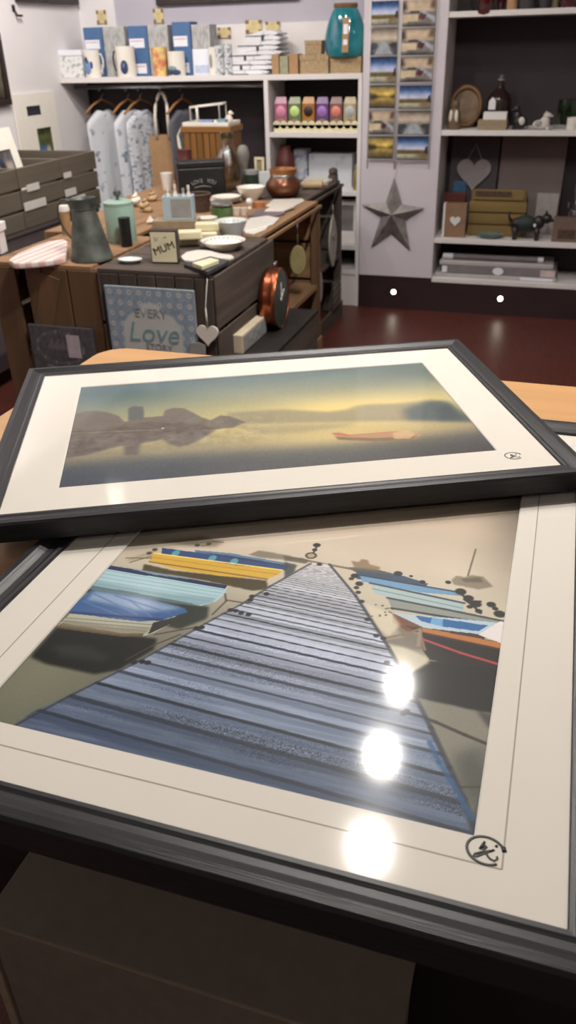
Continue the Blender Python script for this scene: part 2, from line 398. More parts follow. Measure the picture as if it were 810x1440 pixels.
# ------------------------------------------------------------------ the two framed photographs
m_frame = mat('frame_charcoal_grain', (35, 34, 37), 0.45, 0, 0.30, 60, 0.12, (0.35, 14, 6), spec=0.35)
m_frame_y = mat('frame_charcoal_grain_upright', (35, 34, 37), 0.45, 0, 0.30, 60, 0.12, (14, 0.35, 6), spec=0.35)
m_mat = mat('mat_board', (231, 223, 214), 0.85, 0, 0.008, 90, 0.02)
m_bevel = mat('mat_bevel', (236, 232, 226), 0.8, 0, 0.01)
m_groove = mat('mat_groove', (168, 160, 150), 0.9, 0, 0.03)
m_glaz = thin_glass('picture_glass', (0.985, 0.985, 0.98), 0.066)
m_ink = mat('black_ink', (26, 24, 26), 0.5, 0, 0.1)
m_pencil = mat('pencil_grey', (105, 102, 102), 0.6, 0, 0.1)
m_print = painted('print_ink', 0.55, 0.25)
def framed(name, label, W, D, H, mw, loc, rz, win, mats2):
    """picture frame lying face up; win = window x0,x1,y0,y1 in the frame's own axes"""
    root = thing(name, label, 'picture frame', loc, rz)
    s = mw/0.032; zs = H/0.031
    prof = [(0, 0), (0, 0.0275), (0.0022, 0.0305), (0.0095, 0.031), (0.0125, 0.0292), (0.018, 0.0262), (0.024, 0.0256), (0.0275, 0.0268), (0.0312, 0.0264), (0.032, 0.0255), (0.032, 0.019), (0.018, 0.019), (0.018, 0.0)]
    prof = [(t*s, z*zs) for t, z in prof]
    hx, hy = W/2, D/2
    for k in range(4):                       # four mitred lengths
        b = B(); vs = []; fs = []; n = len(prof)
        L = hx if k % 2 == 0 else hy; q = hy if k % 2 == 0 else hx
        for sgn in (-1, 1):
            for t, z in prof: vs.append((sgn*(L-t), -(q-t), z))
        for i in range(n):
            j = (i+1) % n; fs.append((j, j+n, i+n, i))
        fs.append(tuple(range(n))); fs.append(tuple(range(n, 2*n))[::-1])
        b.at(0, 0, 0, rz=k*PI/2).add(vs, fs); b.build('frame_side', mats2[k % 2], root)
    zm = 0.0228*zs; x0, x1, y0, y1 = win; ix, iy = hx-mw*0.62, hy-mw*0.62; bv = 0.0012
    b = B()
    b.box(-ix, x0-bv, -iy, iy, zm-0.0015, zm); b.box(x1+bv, ix, -iy, iy, zm-0.0015, zm)
    b.box(x0-bv, x1+bv, -iy, y0-bv, zm-0.0015, zm); b.box(x0-bv, x1+bv, y1+bv, iy, zm-0.0015, zm)
    mo = b.build('mat_board', m_mat, root)
    b = B(); o = [(x0-bv, y0-bv, zm), (x1+bv, y0-bv, zm), (x1+bv, y1+bv, zm), (x0-bv, y1+bv, zm)]; i_ = [(x0, y0, zm-0.0014), (x1, y0, zm-0.0014), (x1, y1, zm-0.0014), (x0, y1, zm-0.0014)]
    b.add(o+i_, [(j, (j+1) % 4, 4+(j+1) % 4, 4+j) for j in range(4)]); b.build('window_bevel', m_bevel, mo)
    b = B(); b.box(-ix, ix, -iy, iy, zm-0.006, zm-0.003); b.build('backing_board', m_carton, root)
    b = B(); b.box(-ix, ix, -iy, iy, zm+0.0006, zm+0.0022); b.build('glass_pane', m_glaz, root)
    return root, zm, mo
def scribble(root, zm, cx, cy, r, m, wd, rot=0.0):
    """a hand-drawn open ring round a looping monogram"""
    b = B(); b.M = Matrix.Translation((cx, cy, zm+0.0003)) @ Matrix.Rotation(rot, 4, 'Z')
    ring = [(r*math.cos(math.radians(a)), 0.86*r*math.sin(math.radians(a)), 0) for a in range(28, 320, 9)]
    b.tube(ring, wd, 6, 0, False, None, 0.25)
    b.tube([(r*0.80, 0.60*r, 0), (r*0.93, 0.30*r, 0)], wd*1.6, 6, 0, False, None, 0.2)
    def st(p): b.tube([(x*r, y*r, 0) for x, y in p], wd*0.8, 6, 0, False, None, 0.25)
    st([(-0.18, 0.52), (-0.26, 0.25), (-0.32, -0.05)])
    st([(-0.26, 0.12), (-0.10, 0.30), (0.0, 0.22), (-0.08, 0.08), (-0.22, 0.06), (0.05, -0.18), (0.30, -0.40), (0.55, -0.45), (0.68, -0.28), (0.62, -0.12)])
    st([(0.40, 0.22), (0.26, 0.08), (-0.02, -0.20), (-0.34, -0.56), (-0.52, -0.62), (-0.50, -0.46), (-0.2, -0.2), (0.08, -0.02), (0.30, 0.12)])
    b.at(cx, cy, zm+0.0003, rz=rot); b.blob(0.45*r, 0.50*r, 0, wd*1.2, wd*1.2, wd*0.3, 8)
    return b.build('signature', m, root)

# --- large portrait print: the jetty
BX, BY = -0.2035, 0.7015
fr1, zm1, mo1 = framed('framed_photograph', 'large charcoal-framed photograph of a frosty jetty between moored boats, under the long one',
                0.595, 0.807, 0.031, 0.032, (BX, BY, CZ+0.0006), 0, (-0.406-BX, 0.0-BX, 0.385-BY, 1.017-BY), (m_frame, m_frame_y))
PW, PH = 0.406, 0.632
pz = CZ+zm1
def uv1(px, py): p = onz(px, py, pz); return (p[0]+0.406, p[1]-0.385)
def c3(*q): return [uv1(x/1.9756, 730+y/1.9756) for x, y in q]
def c4(*q): return [uv1(400+x/1.9756, 700+y/1.9756) for x, y in q]
def c5(*q): return [uv1(400+x/1.9756, 1040+y/1.9756) for x, y in q]
def pp(*q): return [uv1(x, y) for x, y in q]
P = Paint(560, 800, PW, PH, (170, 155, 130))
P.vgrad([(0, (70, 72, 66)), (0.06, (92, 92, 84)), (0.16, (128, 122, 108)), (0.24, (190, 180, 162)), (0.32, (204, 190, 172)), (0.40, (196, 178, 158)), (0.50, (158, 142, 124)), (0.63, (76, 66, 56))])
P.a += (P.noise(9, 12)*10)[..., None]
P.a[:, :, 0] += P.noise(4, 60)*6
P.glow(uv1(20, 980), 0.07, 0.10, (112, 112, 96), 0.9)
P.glow(uv1(60, 940), 0.05, 0.05, (130, 128, 104), 0.5)
# left-hand water and boats
P.poly(c3((160, 295), (400, 325), (435, 330), (425, 360), (330, 415), (260, 428), (130, 400), (85, 380)), (12, 14, 12), 0.98, 2)
P.poly(c3((140, 345), (230, 345), (300, 375), (290, 395), (170, 380)), (52, 62, 58), 0.5, 4)
P.poly(c3((240, 190), (480, 228), (580, 240), (575, 270), (500, 300), (420, 285), (250, 230)), (40, 46, 42), 1, 2)
P.poly(c3((500, 250), (575, 245), (570, 275), (500, 302), (470, 295)), (40, 46, 40), 0.8, 2)
P.poly(c3((400, 122), (480, 140), (740, 168), (745, 192), (700, 196), (560, 166), (395, 140)), (66, 56, 30), 1, 1)
P.poly(c3((440, 60), (560, 45), (620, 60), (600, 75), (520, 72)), (92, 80, 62), 0.6, 4)
P.poly(c3((350, 110), (420, 85), (440, 80), (430, 95), (360, 115)), (140, 126, 100), 0.5, 2)
P.poly(c3((690, 96), (720, 84), (810, 100), (810, 112), (720, 104)), (128, 120, 104), 1, 1)
P.poly(c3((540, 83), (640, 92), (800, 120), (812, 134), (650, 112), (545, 97)), (92, 120, 150))
P.poly(c3((545, 88), (650, 100), (800, 126), (800, 134), (650, 108)), (44, 62, 92))
P.poly(c3((450, 77), (560, 92), (700, 116), (800, 130), (795, 140), (690, 132), (560, 110), (448, 94)), (42, 70, 116))
for q in ((488, 92), (590, 106), (650, 115)): P.dot(c3(q)[0], 0.0042, (92, 160, 170), 0.9, 0.006)
P.poly(c3((428, 91), (520, 104), (640, 124), (784, 138), (776, 150), (742, 164), (610, 155), (480, 135), (412, 114)), (204, 162, 58))
P.line(c3((428, 92))[0], c3((784, 139))[0], 0.0010, (246, 214, 120)); P.line(c3((415, 116))[0], c3((742, 164))[0], 0.001, (120, 92, 30))
P.line(c3((420, 103))[0], c3((770, 151))[0], 0.0006, (170, 132, 44))
P.poly(c3((300, 130), (420, 150), (560, 175), (632, 184), (624, 206), (600, 226), (560, 238), (480, 225), (350, 200), (255, 186)), (166, 196, 206))
for k in range(1, 6):
    t = k/6.0; P.line(c3((300-45*t, 130+56*t))[0], c3((630-50*t, 186+50*t))[0], 0.0006, (118, 150, 162), 0.55)
P.poly(c3((262, 168), (360, 184), (480, 206), (600, 216), (590, 228), (560, 237), (480, 226), (350, 202), (252, 188)), (120, 150, 162), 0.7, 2)
P.poly(c3((255, 182), (350, 197), (480, 222), (562, 236), (480, 228), (350, 206), (250, 192)), (84, 110, 118))
P.poly(c3((300, 125), (430, 147), (632, 181), (626, 191), (430, 158), (294, 136)), (28, 40, 78))
P.poly(c3((330, 128), (430, 146), (560, 168), (430, 152)), (110, 140, 160))
P.poly(c3((195, 260), (300, 270), (440, 280), (490, 266), (470, 290), (430, 312), (400, 322), (340, 323), (160, 292)), (172, 172, 156))
for k in range(1, 4): P.line(c3((190-10*k, 262+9*k))[0], c3((430-8*k, 282+9*k))[0], 0.0007, (120, 116, 100), 0.9)
P.poly(c3((172, 286), (340, 314), (400, 314), (395, 324), (340, 324), (158, 300)), (88, 70, 50))
P.poly(c3((180, 276), (320, 296), (420, 300), (400, 318), (340, 318), (165, 294)), (128, 124, 108), 0.7, 2)
P.poly(c3((425, 285), (490, 268), (470, 290), (410, 318)), (46, 42, 40))
P.poly(c3((255, 194), (400, 214), (515, 246), (520, 256), (452, 277), (390, 282), (300, 272), (200, 258), (190, 246)), (54, 90, 140))
P.poly(c3((262, 197), (395, 216), (505, 245), (440, 254), (380, 250), (300, 232), (240, 222)), (146, 166, 192), 0.85, 3)
for q in (((262, 205), (380, 262)), ((320, 210), (470, 258)), ((230, 225), (340, 268)), ((360, 222), (420, 268))): P.line(c3(q[0])[0], c3(q[1])[0], 0.0012, (82, 112, 168), 0.7)
P.line(c3((196, 256))[0], c3((450, 277))[0], 0.0016, (30, 48, 96), 0.8)
# right-hand boats
P.poly(c4((400, 450), (600, 470), (595, 595), (540, 590), (350, 548), (335, 495), (385, 460)), (10, 9, 9), 1, 1)
P.poly(c4((300, 345), (330, 385), (280, 392), (320, 360), (270, 400), (350, 420), (400, 420), (385, 380)), (112, 104, 90), 0.9, 2)
P.poly(c4((170, 190), (240, 192), (320, 212), (322, 222), (220, 215)), (84, 84, 84))
P.poly(c4((200, 200), (330, 214), (400, 236), (390, 246), (260, 232), (200, 222)), (58, 74, 96))
P.poly(c4((210, 212), (405, 248), (500, 262), (498, 271), (380, 260), (215, 230)), (108, 150, 186))
P.line(c4((210, 212))[0], c4((498, 262))[0], 0.0012, (40, 56, 78))
P.poly(c4((238, 234), (380, 260), (500, 288), (496, 313), (400, 300), (300, 280), (250, 262)), (166, 184, 188))
P.line(c4((238, 234))[0], c4((500, 290))[0], 0.0013, (46, 58, 70)); P.line(c4((245, 250))[0], c4((495, 304))[0], 0.0008, (120, 138, 144))
P.poly(c4((286, 275), (480, 310), (612, 338), (604, 352), (460, 336), (298, 304)), (138, 142, 138))
P.line(c4((286, 275))[0], c4((610, 340))[0], 0.0013, (52, 56, 58)); P.line(c4((298, 304))[0], c4((600, 352))[0], 0.0014, (44, 44, 44))
P.poly(c4((300, 315), (350, 322), (480, 333), (592, 344), (560, 378), (450, 368), (340, 350)), (176, 194, 206))
P.poly(c4((362, 324), (470, 338), (566, 352), (540, 368), (440, 355), (380, 340)), (36, 96, 158))
P.poly(c4((410, 330), (440, 335), (440, 355), (405, 348)), (120, 176, 214), 0.8)
P.poly(c4((300, 317), (345, 338), (392, 360), (385, 372), (340, 368), (302, 345)), (112, 66, 46))
P.poly(c4((330, 352), (560, 378), (556, 392), (380, 372)), (60, 44, 38))
P.poly(c4((378, 362), (602, 398), (602, 474), (470, 462), (402, 446), (384, 420)), (24, 16, 15))
P.poly(c4((383, 358), (604, 400), (604, 418), (470, 392), (383, 370)), (178, 112, 56))
P.line(c4((384, 372))[0], c4((602, 418))[0], 0.0012, (70, 36, 26))
P.line(c4((384, 390))[0], c4((490, 428))[0], 0.0015, (176, 62, 72)); P.line(c4((490, 428))[0], c4((600, 461))[0], 0.0015, (176, 62, 72))
P.poly(c4((538, 377), (600, 340), (616, 342), (610, 404)), (222, 214, 214))
for q, r_ in (((490, 258), 0.0055), ((512, 276), 0.0050), ((532, 292), 0.0055), ((540, 312), 0.0035), ((515, 300), 0.003), ((575, 294), 0.0045), ((598, 320), 0.0055), ((586, 305), 0.003), ((195, 214), 0.004), ((208, 236), 0.004), ((316, 208), 0.0045), ((384, 231), 0.003), ((455, 232), 0.003), ((352, 215), 0.002)):
    P.dot(c4(q)[0], r_, (30, 28, 30), 0.95)
for q in (((490, 262), (545, 318)), ((500, 280), (530, 300)), ((520, 285), (545, 285))): P.line(c4(q[0])[0], c4(q[1])[0], 0.0013, (36, 32, 32))
P.poly(c4((464, 226), (478, 214), (500, 218), (520, 212), (552, 216), (580, 244), (540, 252), (470, 238)), (132, 120, 102), 0.9, 1)
P.poly(c4((490, 222), (545, 218), (552, 232), (500, 232)), (96, 88, 78), 0.8, 1)
P.line(c4((510, 214))[0], c4((532, 140))[0], 0.0009, (110, 96, 80))
P.poly(c4((185, 172), (206, 176), (214, 168), (232, 170), (236, 182), (266, 190), (262, 200), (195, 192)), (134, 110, 84), 0.9, 1)
P.line(c4((0, 160))[0], c4((190, 196))[0], 0.0016, (104, 92, 78), 0.9)
P.poly(c4((0, 160), (50, 165), (70, 172), (60, 180), (0, 172)), (90, 84, 76), 0.9, 1)
P.poly(c4((0, 176), (36, 184), (20, 215), (0, 225)), (58, 66, 66), 0.9, 1)
# channel marker at the far end
P.line(c4((76, 160))[0], c4((92, 128))[0], 0.0010, (40, 36, 34)); P.dot(c4((90, 129))[0], 0.0042, (36, 32, 32)); P.dot(c4((84, 142))[0], 0.003, (46, 42, 40))
P.dot(c4((74, 158))[0], 0.0062, (40, 36, 36)); P.dot(c4((74, 158))[0], 0.0042, (170, 150, 122))
P.poly(c4((225, 290), (300, 320), (322, 350), (290, 385), (262, 360), (236, 318)), (214, 202, 178), 0.8, 2); P.poly(c4((282, 402), (340, 415), (398, 440), (404, 455), (340, 492), (318, 470)), (204, 194, 172), 0.9, 2)
# still water, lower right, and the mooring lines
P.poly(c4((360, 555), (450, 572), (535, 590), (560, 622), (572, 640), (566, 720), (555, 800), (520, 880), (470, 900), (400, 640)), (128, 124, 112), 1, 2)
P.poly(c5((470, 40), (560, 10), (545, 160), (525, 220), (480, 120)), (74, 76, 70), 0.9, 8)
P.poly(c4((535, 588), (575, 600), (572, 640), (558, 622)), (60, 56, 52), 0.9, 2)
for q in (((335, 590), (420, 620)), ((420, 620), (500, 655)), ((500, 655), (566, 682))): P.line(c4(q[0])[0], c4(q[1])[0], 0.0016, (52, 44, 40))
P.line(c5((430, 130))[0], c5((560, 128))[0], 0.0010, (60, 54, 48), 0.8)
for k in range(14):
    a = k*0.62; P.dot(c4((244+34*abs(math.sin(a))+3*k*0.6, 310+16*math.cos(a)))[0], 0.0011, (70, 60, 50), 0.8)
for q in (((275, 388), (340, 375)), ((340, 375), (380, 360)), ((375, 362), (390, 420))): P.line(c4(q[0])[0], c4(q[1])[0], 0.0014, (128, 104, 84))
P.line(c4((378, 365))[0], c4((372, 408))[0], 0.0016, (150, 128, 110))
# the jetty
deck = pp((437, 790), (463, 792), (480, 812), (500, 836), (522, 868), (546, 908), (574, 958), (590, 988), (606, 1022), (632, 1078), (652, 1122), (669, 1174), (400, 1130), (20, 1018), (45, 1000), (100, 975), (190, 930), (246, 899), (300, 868), (340, 847), (380, 822))
dm = P.mask(deck); hv = uv1(450, 781)[1]
tilt = 0.055; V = P.Y+tilt*(P.X-0.2); wv = np.clip(hv-V, 1e-4, None); wmax = hv
Kp = 13.0; kk = wmax/(0.026*0.15)*((wv/wmax)**-0.15-1); ki = np.floor(kk); fr = kk-ki
pr = np.random.RandomState(11).rand(400)[np.clip(ki, 0, 399).astype(int)]
pr2 = np.random.RandomState(12).rand(400)[np.clip(ki, 0, 399).astype(int)]
q5 = [0, 0.1, 0.3, 0.55, 0.8, 1]
d3 = np.stack([np.interp(wv/wmax, q5, [212, 202, 180, 156, 124, 84]),
               np.interp(wv/wmax, q5, [206, 200, 184, 164, 138, 100]),
               np.interp(wv/wmax, q5, [202, 206, 198, 186, 164, 130])], -1)
d3 *= (1+(0.34*pr-0.19)*np.clip(wv/wmax*5-0.4, 0, 1))[..., None]
streak = P.noise(8, 420)*22+P.noise(20, 300)*16+P.noise(5, 8)*26
d3 += streak[..., None]
fine = (P.rng.rand(*P.X.shape)-0.5)
frost = np.clip(P.noise(5, 26)*3+pr2*1.8-1.15, 0, 1)*np.clip(wv/wmax*1.8-0.5, 0, 1)
d3 += (fine*95*frost)[..., None]
d3 -= (frost*10)[..., None]
jag = P.noise(60, 90)*0.03*np.clip(wv/wmax*3, 0, 1)
gapw = np.interp(wv/wmax, [0, 0.1, 0.4, 1], [0.13, 0.13, 0.10, 0.085])+0.05*pr2
gap = np.clip((gapw-np.abs(fr-0.5+jag)*1.0)/0.035+0.1, 0, 1)*np.interp(wv/wmax, [0, 0.06, 0.13, 0.25, 0.5], [0.1, 0.35, 0.65, 0.85, 0.95])*(0.72+0.28*(np.random.RandomState(21).rand(400)[np.clip(np.floor(kk), 0, 399).astype(int)] > 0.3))
wet = np.clip((0.24+0.2*pr-np.abs(fr-0.30)+P.noise(14, 200)*0.2)/0.15, 0, 1)*np.clip(wv/wmax*2.0-0.9, 0, 1)*0.5
d3 = d3*(1-wet[..., None])+np.array([40, 54, 82])*wet[..., None]
d3 = d3*(1-gap[..., None])+np.array([26, 32, 44])*gap[..., None]
pa = P.blur(dm.astype(float), 1)[..., None]
P.a = P.a*(1-pa)+d3*pa
edgeL = pp((437, 791), (380, 823), (340, 848), (300, 869), (246, 900), (190, 931), (100, 976), (20, 1019))
for i in range(len(edgeL)-1): P.line(edgeL[i], edgeL[i+1], 0.0013, (44, 46, 54), 0.7)
edgeR = pp((463, 792), (500, 836), (546, 908), (574, 958), (606, 1022), (632, 1078), (652, 1122), (669, 1170))
for i in range(len(edgeR)-1): P.line(edgeR[i], edgeR[i+1], 0.0014+0.0004*i*0.5, (38, 42, 54), 0.8)
rb = c5((404, 5), (430, 60), (462, 110), (490, 160), (522, 215))
for i in range(len(rb)-1): P.line(rb[i], rb[i+1], 0.0022, (46, 84, 132), 0.8)
for q in ((395, 393), (372, 395), (410, 396), (545, 300), (560, 298), (640, 250), (655, 252), (670, 258), (690, 262), (700, 212), (740, 205), (695, 222)): P.dot(c3(q)[0], 0.0030, (30, 28, 28), 0.95)
for q in ((205, 260), (215, 285), (230, 335), (255, 380), (275, 388), (285, 455), (340, 590), (330, 596), (97, 182), (186, 222), (200, 247)): P.dot(c4(q)[0], 0.0028, (30, 30, 34), 0.9)
for q in (((625, 205), (628, 225)), ((628, 225), (590, 262)), ((628, 222), (690, 232)), ((430, 318), (540, 298)), ((350, 388), (430, 345)), ((420, 350), (500, 318))): P.line(c3(q[0])[0], c3(q[1])[0], 0.0010, (70, 56, 46), 0.8)
for q in (((350, 105), (420, 106)), ((420, 100), (360, 118)), ((560, 72), (580, 70)), ((590, 60), (620, 62))): P.line(c3(q[0])[0], c3(q[1])[0], 0.0009, (90, 76, 60), 0.8)
for q in ((430, 82), (414, 92), (548, 70), (580, 66)): P.dot(c3(q)[0], 0.003, (70, 60, 50), 0.9)
# burnt-in corners
vx = np.abs(P.X/PW-0.5)*2; vy = np.clip((P.Y-0.46)/0.17, 0, 1)
P.a *= (1-0.55*np.clip(vx-0.70, 0, 1)**1.5*4*np.clip((P.Y-0.25)/0.2, 0, 1))[..., None].clip(0.15, 1)
P.a += (fine*7)[..., None]
P.mesh('print', m_print, fr1, Matrix.Translation((-0.406-BX, 0.385-BY, zm1-0.0018)), 1.15)
# groove ruled round the mat
gx0, gx1, gy0, gy1 = -0.429-BX, 0.0205-BX, 0.3625-BY, 1.0395-BY
b = B(); t = 0.0006
for a in ((gx0, gx1, gy0-t, gy0+t), (gx0, gx1, gy1-t, gy1+t), (gx0-t, gx0+t, gy0, gy1), (gx1-t, gx1+t, gy0, gy1)): b.box(*a, zm1-0.0002, zm1+0.00012)
b.build('ruled_groove', m_groove, mo1)
sg = onz(683, 1197, pz); scribble(fr1, zm1, sg[0]-BX, sg[1]-BY, 0.0126, m_ink, 0.0010, math.radians(-8))

# --- long print: misty lake
T0 = Vector((-0.3515, 0.9765, CZ+0.0006+0.031+0.0006)); TR = math.radians(25.8)
fr2, zm2, mo2 = framed('framed_photograph', 'charcoal-framed long photograph of a misty lake, lying askew on the jetty picture',
                0.716, 0.502, 0.0240, 0.0285, T0, TR, (-0.269, 0.269, -0.164, 0.164), (m_frame, m_frame_y))
QW, QH = 0.538, 0.328
def uv2(px, py):
    p = onz(px, py, T0.z+zm2); dx, dy = p[0]-T0.x, p[1]-T0.y; c, s = math.cos(TR), math.sin(TR)
    return (c*dx+s*dy+QW/2, -s*dx+c*dy+QH/2)
def d1(*q): return [uv2(x/1.9756, 470+y/1.9756) for x, y in q]
def d2(*q): return [uv2(400+x/1.9756, 470+y/1.9756) for x, y in q]
P = Paint(500, 305, QW, QH, (150, 140, 110))
hz = uv2(400, 597)[1]
P.vgrad([(0, (58, 60, 66)), (0.05, (84, 84, 82)), (hz-0.05, (142, 130, 100)), (hz-0.01, (160, 145, 104)), (hz+0.02, (176, 158, 104)), (hz+0.06, (160, 150, 108)), (QH, (74, 92, 96))])
P.glow(uv2(500, 577), 0.13, 0.05, (226, 192, 112), 0.85)
P.glow(uv2(500, 610), 0.12, 0.03, (206, 178, 112), 0.7)
P.glow(uv2(110, 545), 0.16, 0.10, (60, 84, 94), 0.8)
P.glow(uv2(590, 515), 0.10, 0.06, (70, 84, 80), 0.8)
P.glow(uv2(90, 685), 0.20, 0.07, (44, 52, 66), 0.85)
P.glow(uv2(700, 640), 0.16, 0.07, (44, 40, 40), 0.85)
P.glow(uv2(420, 668), 0.18, 0.05, (84, 80, 76), 0.6)
P.a += (P.noise(12, 10)*6)[..., None]
P.poly(d2((-160, 215), (-60, 208), (0, 205), (60, 209), (120, 212), (170, 206), (205, 194), (250, 190), (300, 190), (350, 186), (400, 180), (450, 182), (490, 215), (520, 235), (400, 236), (200, 240), (60, 243), (-160, 248)), (126, 118, 96), 0.85, 4)
P.poly(d2((330, 205), (400, 182), (455, 183), (500, 222), (520, 238), (420, 238), (340, 236)), (56, 68, 72), 0.85, 6)
P.poly(d2((420, 205), (455, 188), (530, 240), (430, 238)), (44, 54, 58), 0.6, 5)
P.poly(d2((-160, 250), (60, 246), (200, 243), (180, 252), (60, 268), (-60, 275)), (132, 122, 98), 0.6, 5)
P.poly(d1((196, 222), (230, 212), (265, 209), (300, 214), (330, 224), (345, 240), (356, 238), (357, 202), (372, 196), (398, 199), (398, 228), (420, 226), (452, 224), (458, 208), (482, 201), (512, 203), (540, 216), (560, 228), (585, 235), (612, 222), (636, 224), (655, 230), (682, 240), (650, 256), (590, 262), (450, 264), (330, 267), (186, 274)), (92, 84, 80), 0.92, 1)
P.poly(d1((357, 202), (372, 196), (398, 199), (398, 235), (358, 238)), (74, 80, 82), 0.7, 1)
P.poly(d1((190, 268), (440, 262), (600, 262), (570, 282), (530, 302), (500, 310), (470, 302), (450, 288), (420, 296), (390, 300), (386, 331), (345, 333), (344, 306), (290, 318), (240, 332), (182, 342)), (84, 76, 76), 0.9, 2)
P.poly(d1((300, 258), (420, 240), (560, 246), (600, 258), (440, 272), (300, 272)), (74, 62, 58), 0.55, 4)
P.line(d1((190, 272))[0], d1((440, 262))[0], 0.0012, (140, 130, 112), 0.6)
P.dot(d1((452, 258))[0], 0.002, (200, 190, 160), 0.9)
P.poly(d2((134, 272), (150, 268), (180, 276), (250, 272), (310, 266), (376, 272), (380, 278), (360, 288), (260, 291), (150, 289), (140, 280)), (158, 118, 88), 0.95, 1)
P.poly(d2((142, 282), (250, 285), (370, 280), (355, 290), (250, 294), (150, 290)), (104, 80, 60), 0.9, 1)
P.line(d2((136, 272))[0], d2((180, 278))[0], 0.0014, (176, 66, 56)); P.line(d2((180, 277))[0], d2((300, 268))[0], 0.0011, (176, 92, 76))
P.poly(d2((300, 270), (340, 264), (365, 272), (350, 286), (305, 288)), (190, 156, 112), 0.7, 1)
tr = P.noise(90, 60)+P.noise(40, 26)
land = np.exp(-((P.Y-hz)/0.05)**2)*np.clip((0.30-P.X)/0.06, 0, 1)
P.a += (tr*22*land)[..., None]
P.a = 255*(P.a.clip(0, 255)/255)**0.90+6  # haze of reflections on the glass, put into the print's colours
P.a += ((P.rng.rand(*P.X.shape)-0.5)*14)[..., None]
P.mesh('print', m_print, fr2, Matrix.Translation((-QW/2, -QH/2, zm2-0.0018)), 1.15)
u = uv2(722, 641); scribble(fr2, zm2, u[0]-QW/2, u[1]-QH/2, 0.0105, m_pencil, 0.00065, math.radians(-6))
# ------------------------------------------------------------------ display table built from crates
TZ = 0.75
m_gcr = wood('crate_grey_wood_x', (82, 71, 64), 0, 0.8, 0.35, 22, 0.4)
m_gcr_y = wood('crate_grey_wood_y', (82, 71, 64), 1, 0.8, 0.35, 22, 0.4)
m_gcr_z = wood('crate_grey_wood_z', (70, 60, 54), 2, 0.8, 0.35, 22, 0.4)
m_pcr = wood('crate_pine_x', (142, 109, 78), 0, 0.75, 0.28, 18, 0.25)
m_pcr_y = wood('crate_pine_y', (142, 109, 78), 1, 0.75, 0.28, 18, 0.25)
m_pcr_z = wood('crate_pine_z_shaded', (104, 77, 52), 2, 0.75, 0.28, 18, 0.25)  # darker than the tops: weaker light on crate fronts is in this colour
def crate(label, x0, x1, y0, y1, mx, my, mz, front, right, top_axis=0, nb=4, shelf=False):
    cx, cy = (x0+x1)/2, (y0+y1)/2; hx, hy = (x1-x0)/2, (y1-y0)/2
    root = thing('wooden_crate', label, 'crate', (cx, cy, 0), group='crates making up the display table')
    for sx in (-1, 1):
        for sy in (-1, 1):
            b = B(); X, Y = sx*(hx-0.028), sy*(hy-0.028); b.box(X-0.018, X+0.018, Y-0.018, Y+0.018, 0, TZ-0.016); b.build('corner_post', mz, root, 0.002)
    b = B()
    if top_axis == 0:
        st = 2*hy/nb
        for k in range(nb): b.box(-hx, hx-0.022, -hy+k*st+0.003, -hy+(k+1)*st-0.003, TZ-0.015, TZ)
    else:
        st = 2*hx/nb
        for k in range(nb): b.box(-hx+k*st+0.002, -hx+(k+1)*st-0.002-(0.02 if k == nb-1 else 0), -hy, hy, TZ-0.015, TZ)
    b.build('top_boards', mx if top_axis == 0 else my, root, 0.002)
    zs = [0.02+k*0.182 for k in range(4)]
    b = B()
    for z in zs: b.box(-hx, -hx+0.009, -hy, hy, z, z+0.168)
    b.build('left_panel', my, root, 0.002)
    b = B()
    for z in zs: b.box(-hx+0.01, hx-0.01, hy-0.009, hy, z, z+0.168)
    b.build('rear_panel', mx, root, 0.002)
    b = B()
    if front == 'slats':
        for z in zs: b.box(-hx+0.01, hx-0.01, -hy, -hy+0.009, z, z+0.168)
        b.build('front_panel', mx, root, 0.002)
    elif front == 'upright':
        n = 6; st = (2*hx-0.02)/n
        for k in range(n): b.box(-hx+0.01+k*st+0.002, -hx+0.01+(k+1)*st-0.003, -hy, -hy+0.010, 0.01, TZ-0.016)
        b.build('front_panel', mz, root, 0.002)
    if right == 'slats':
        b = B()
        for z in zs: b.box(hx-0.009, hx, -hy, hy, z, z+0.168+(0.01 if z == zs[-1] else 0))
        b.build('right_panel', my, root, 0.002)
    if right == 'open':
        
        for za, zb in ((TZ-0.03, TZ-0.016), (0.0, 0.09)): b = B(); b.box(hx-0.009, hx, -hy, hy, za, zb); b.build('opening_rail', my, root, 0.002)
    if shelf: b = B(); b.box(-hx+0.012, hx-0.012, -hy+0.012, hy-0.012, shelf-0.018, shelf); b.build('inner_shelf', my, root)
    return root
crate('weathered grey slatted crate at the table front behind the blue love sign', -1.505, -1.06, 2.485, 3.085, m_gcr, m_gcr_y, m_gcr_z, 'upright', 'slats', 0, 5)
ra = crate('pale pine crate at the near left table corner under the metal jug', -1.955, -1.515, 2.50, 3.02, m_pcr, m_pcr_y, m_pcr_z, None, 'slats', 0, 4)
hx, hy = 0.22, 0.26; b = B()
for k, (a, c) in enumerate(((-0.22, -0.115), (-0.07, -0.005), (0.0, 0.098), (0.104, 0.2195))): b.box(a, c, -hy-0.001, -hy+0.011, 0.01, TZ-0.016)
b.build('front_panel', m_pcr_z, ra, 0.002)
b = B(); b.at(-0.02, -0.264, 0.52, ry=0.33); b.box(-0.045, 0.028, -0.004, 0.004, -0.22, 0.20); b.build('brace', m_pcr_z, ra, 0.002)
crate('pine crate with an open side on the right of the table, holding a woven basket', -1.60, -1.10, 3.10, 3.94, m_pcr, m_pcr_y, m_pcr_z, 'slats', 'open', 1, 4, 0.36)
crate('dark weathered crate at the far table corner nearest the white shelves', -1.66, -1.165, 3.96, 4.62, m_gcr, m_gcr_y, m_gcr_z, 'slats', 'open', 1, 4, 0.36)
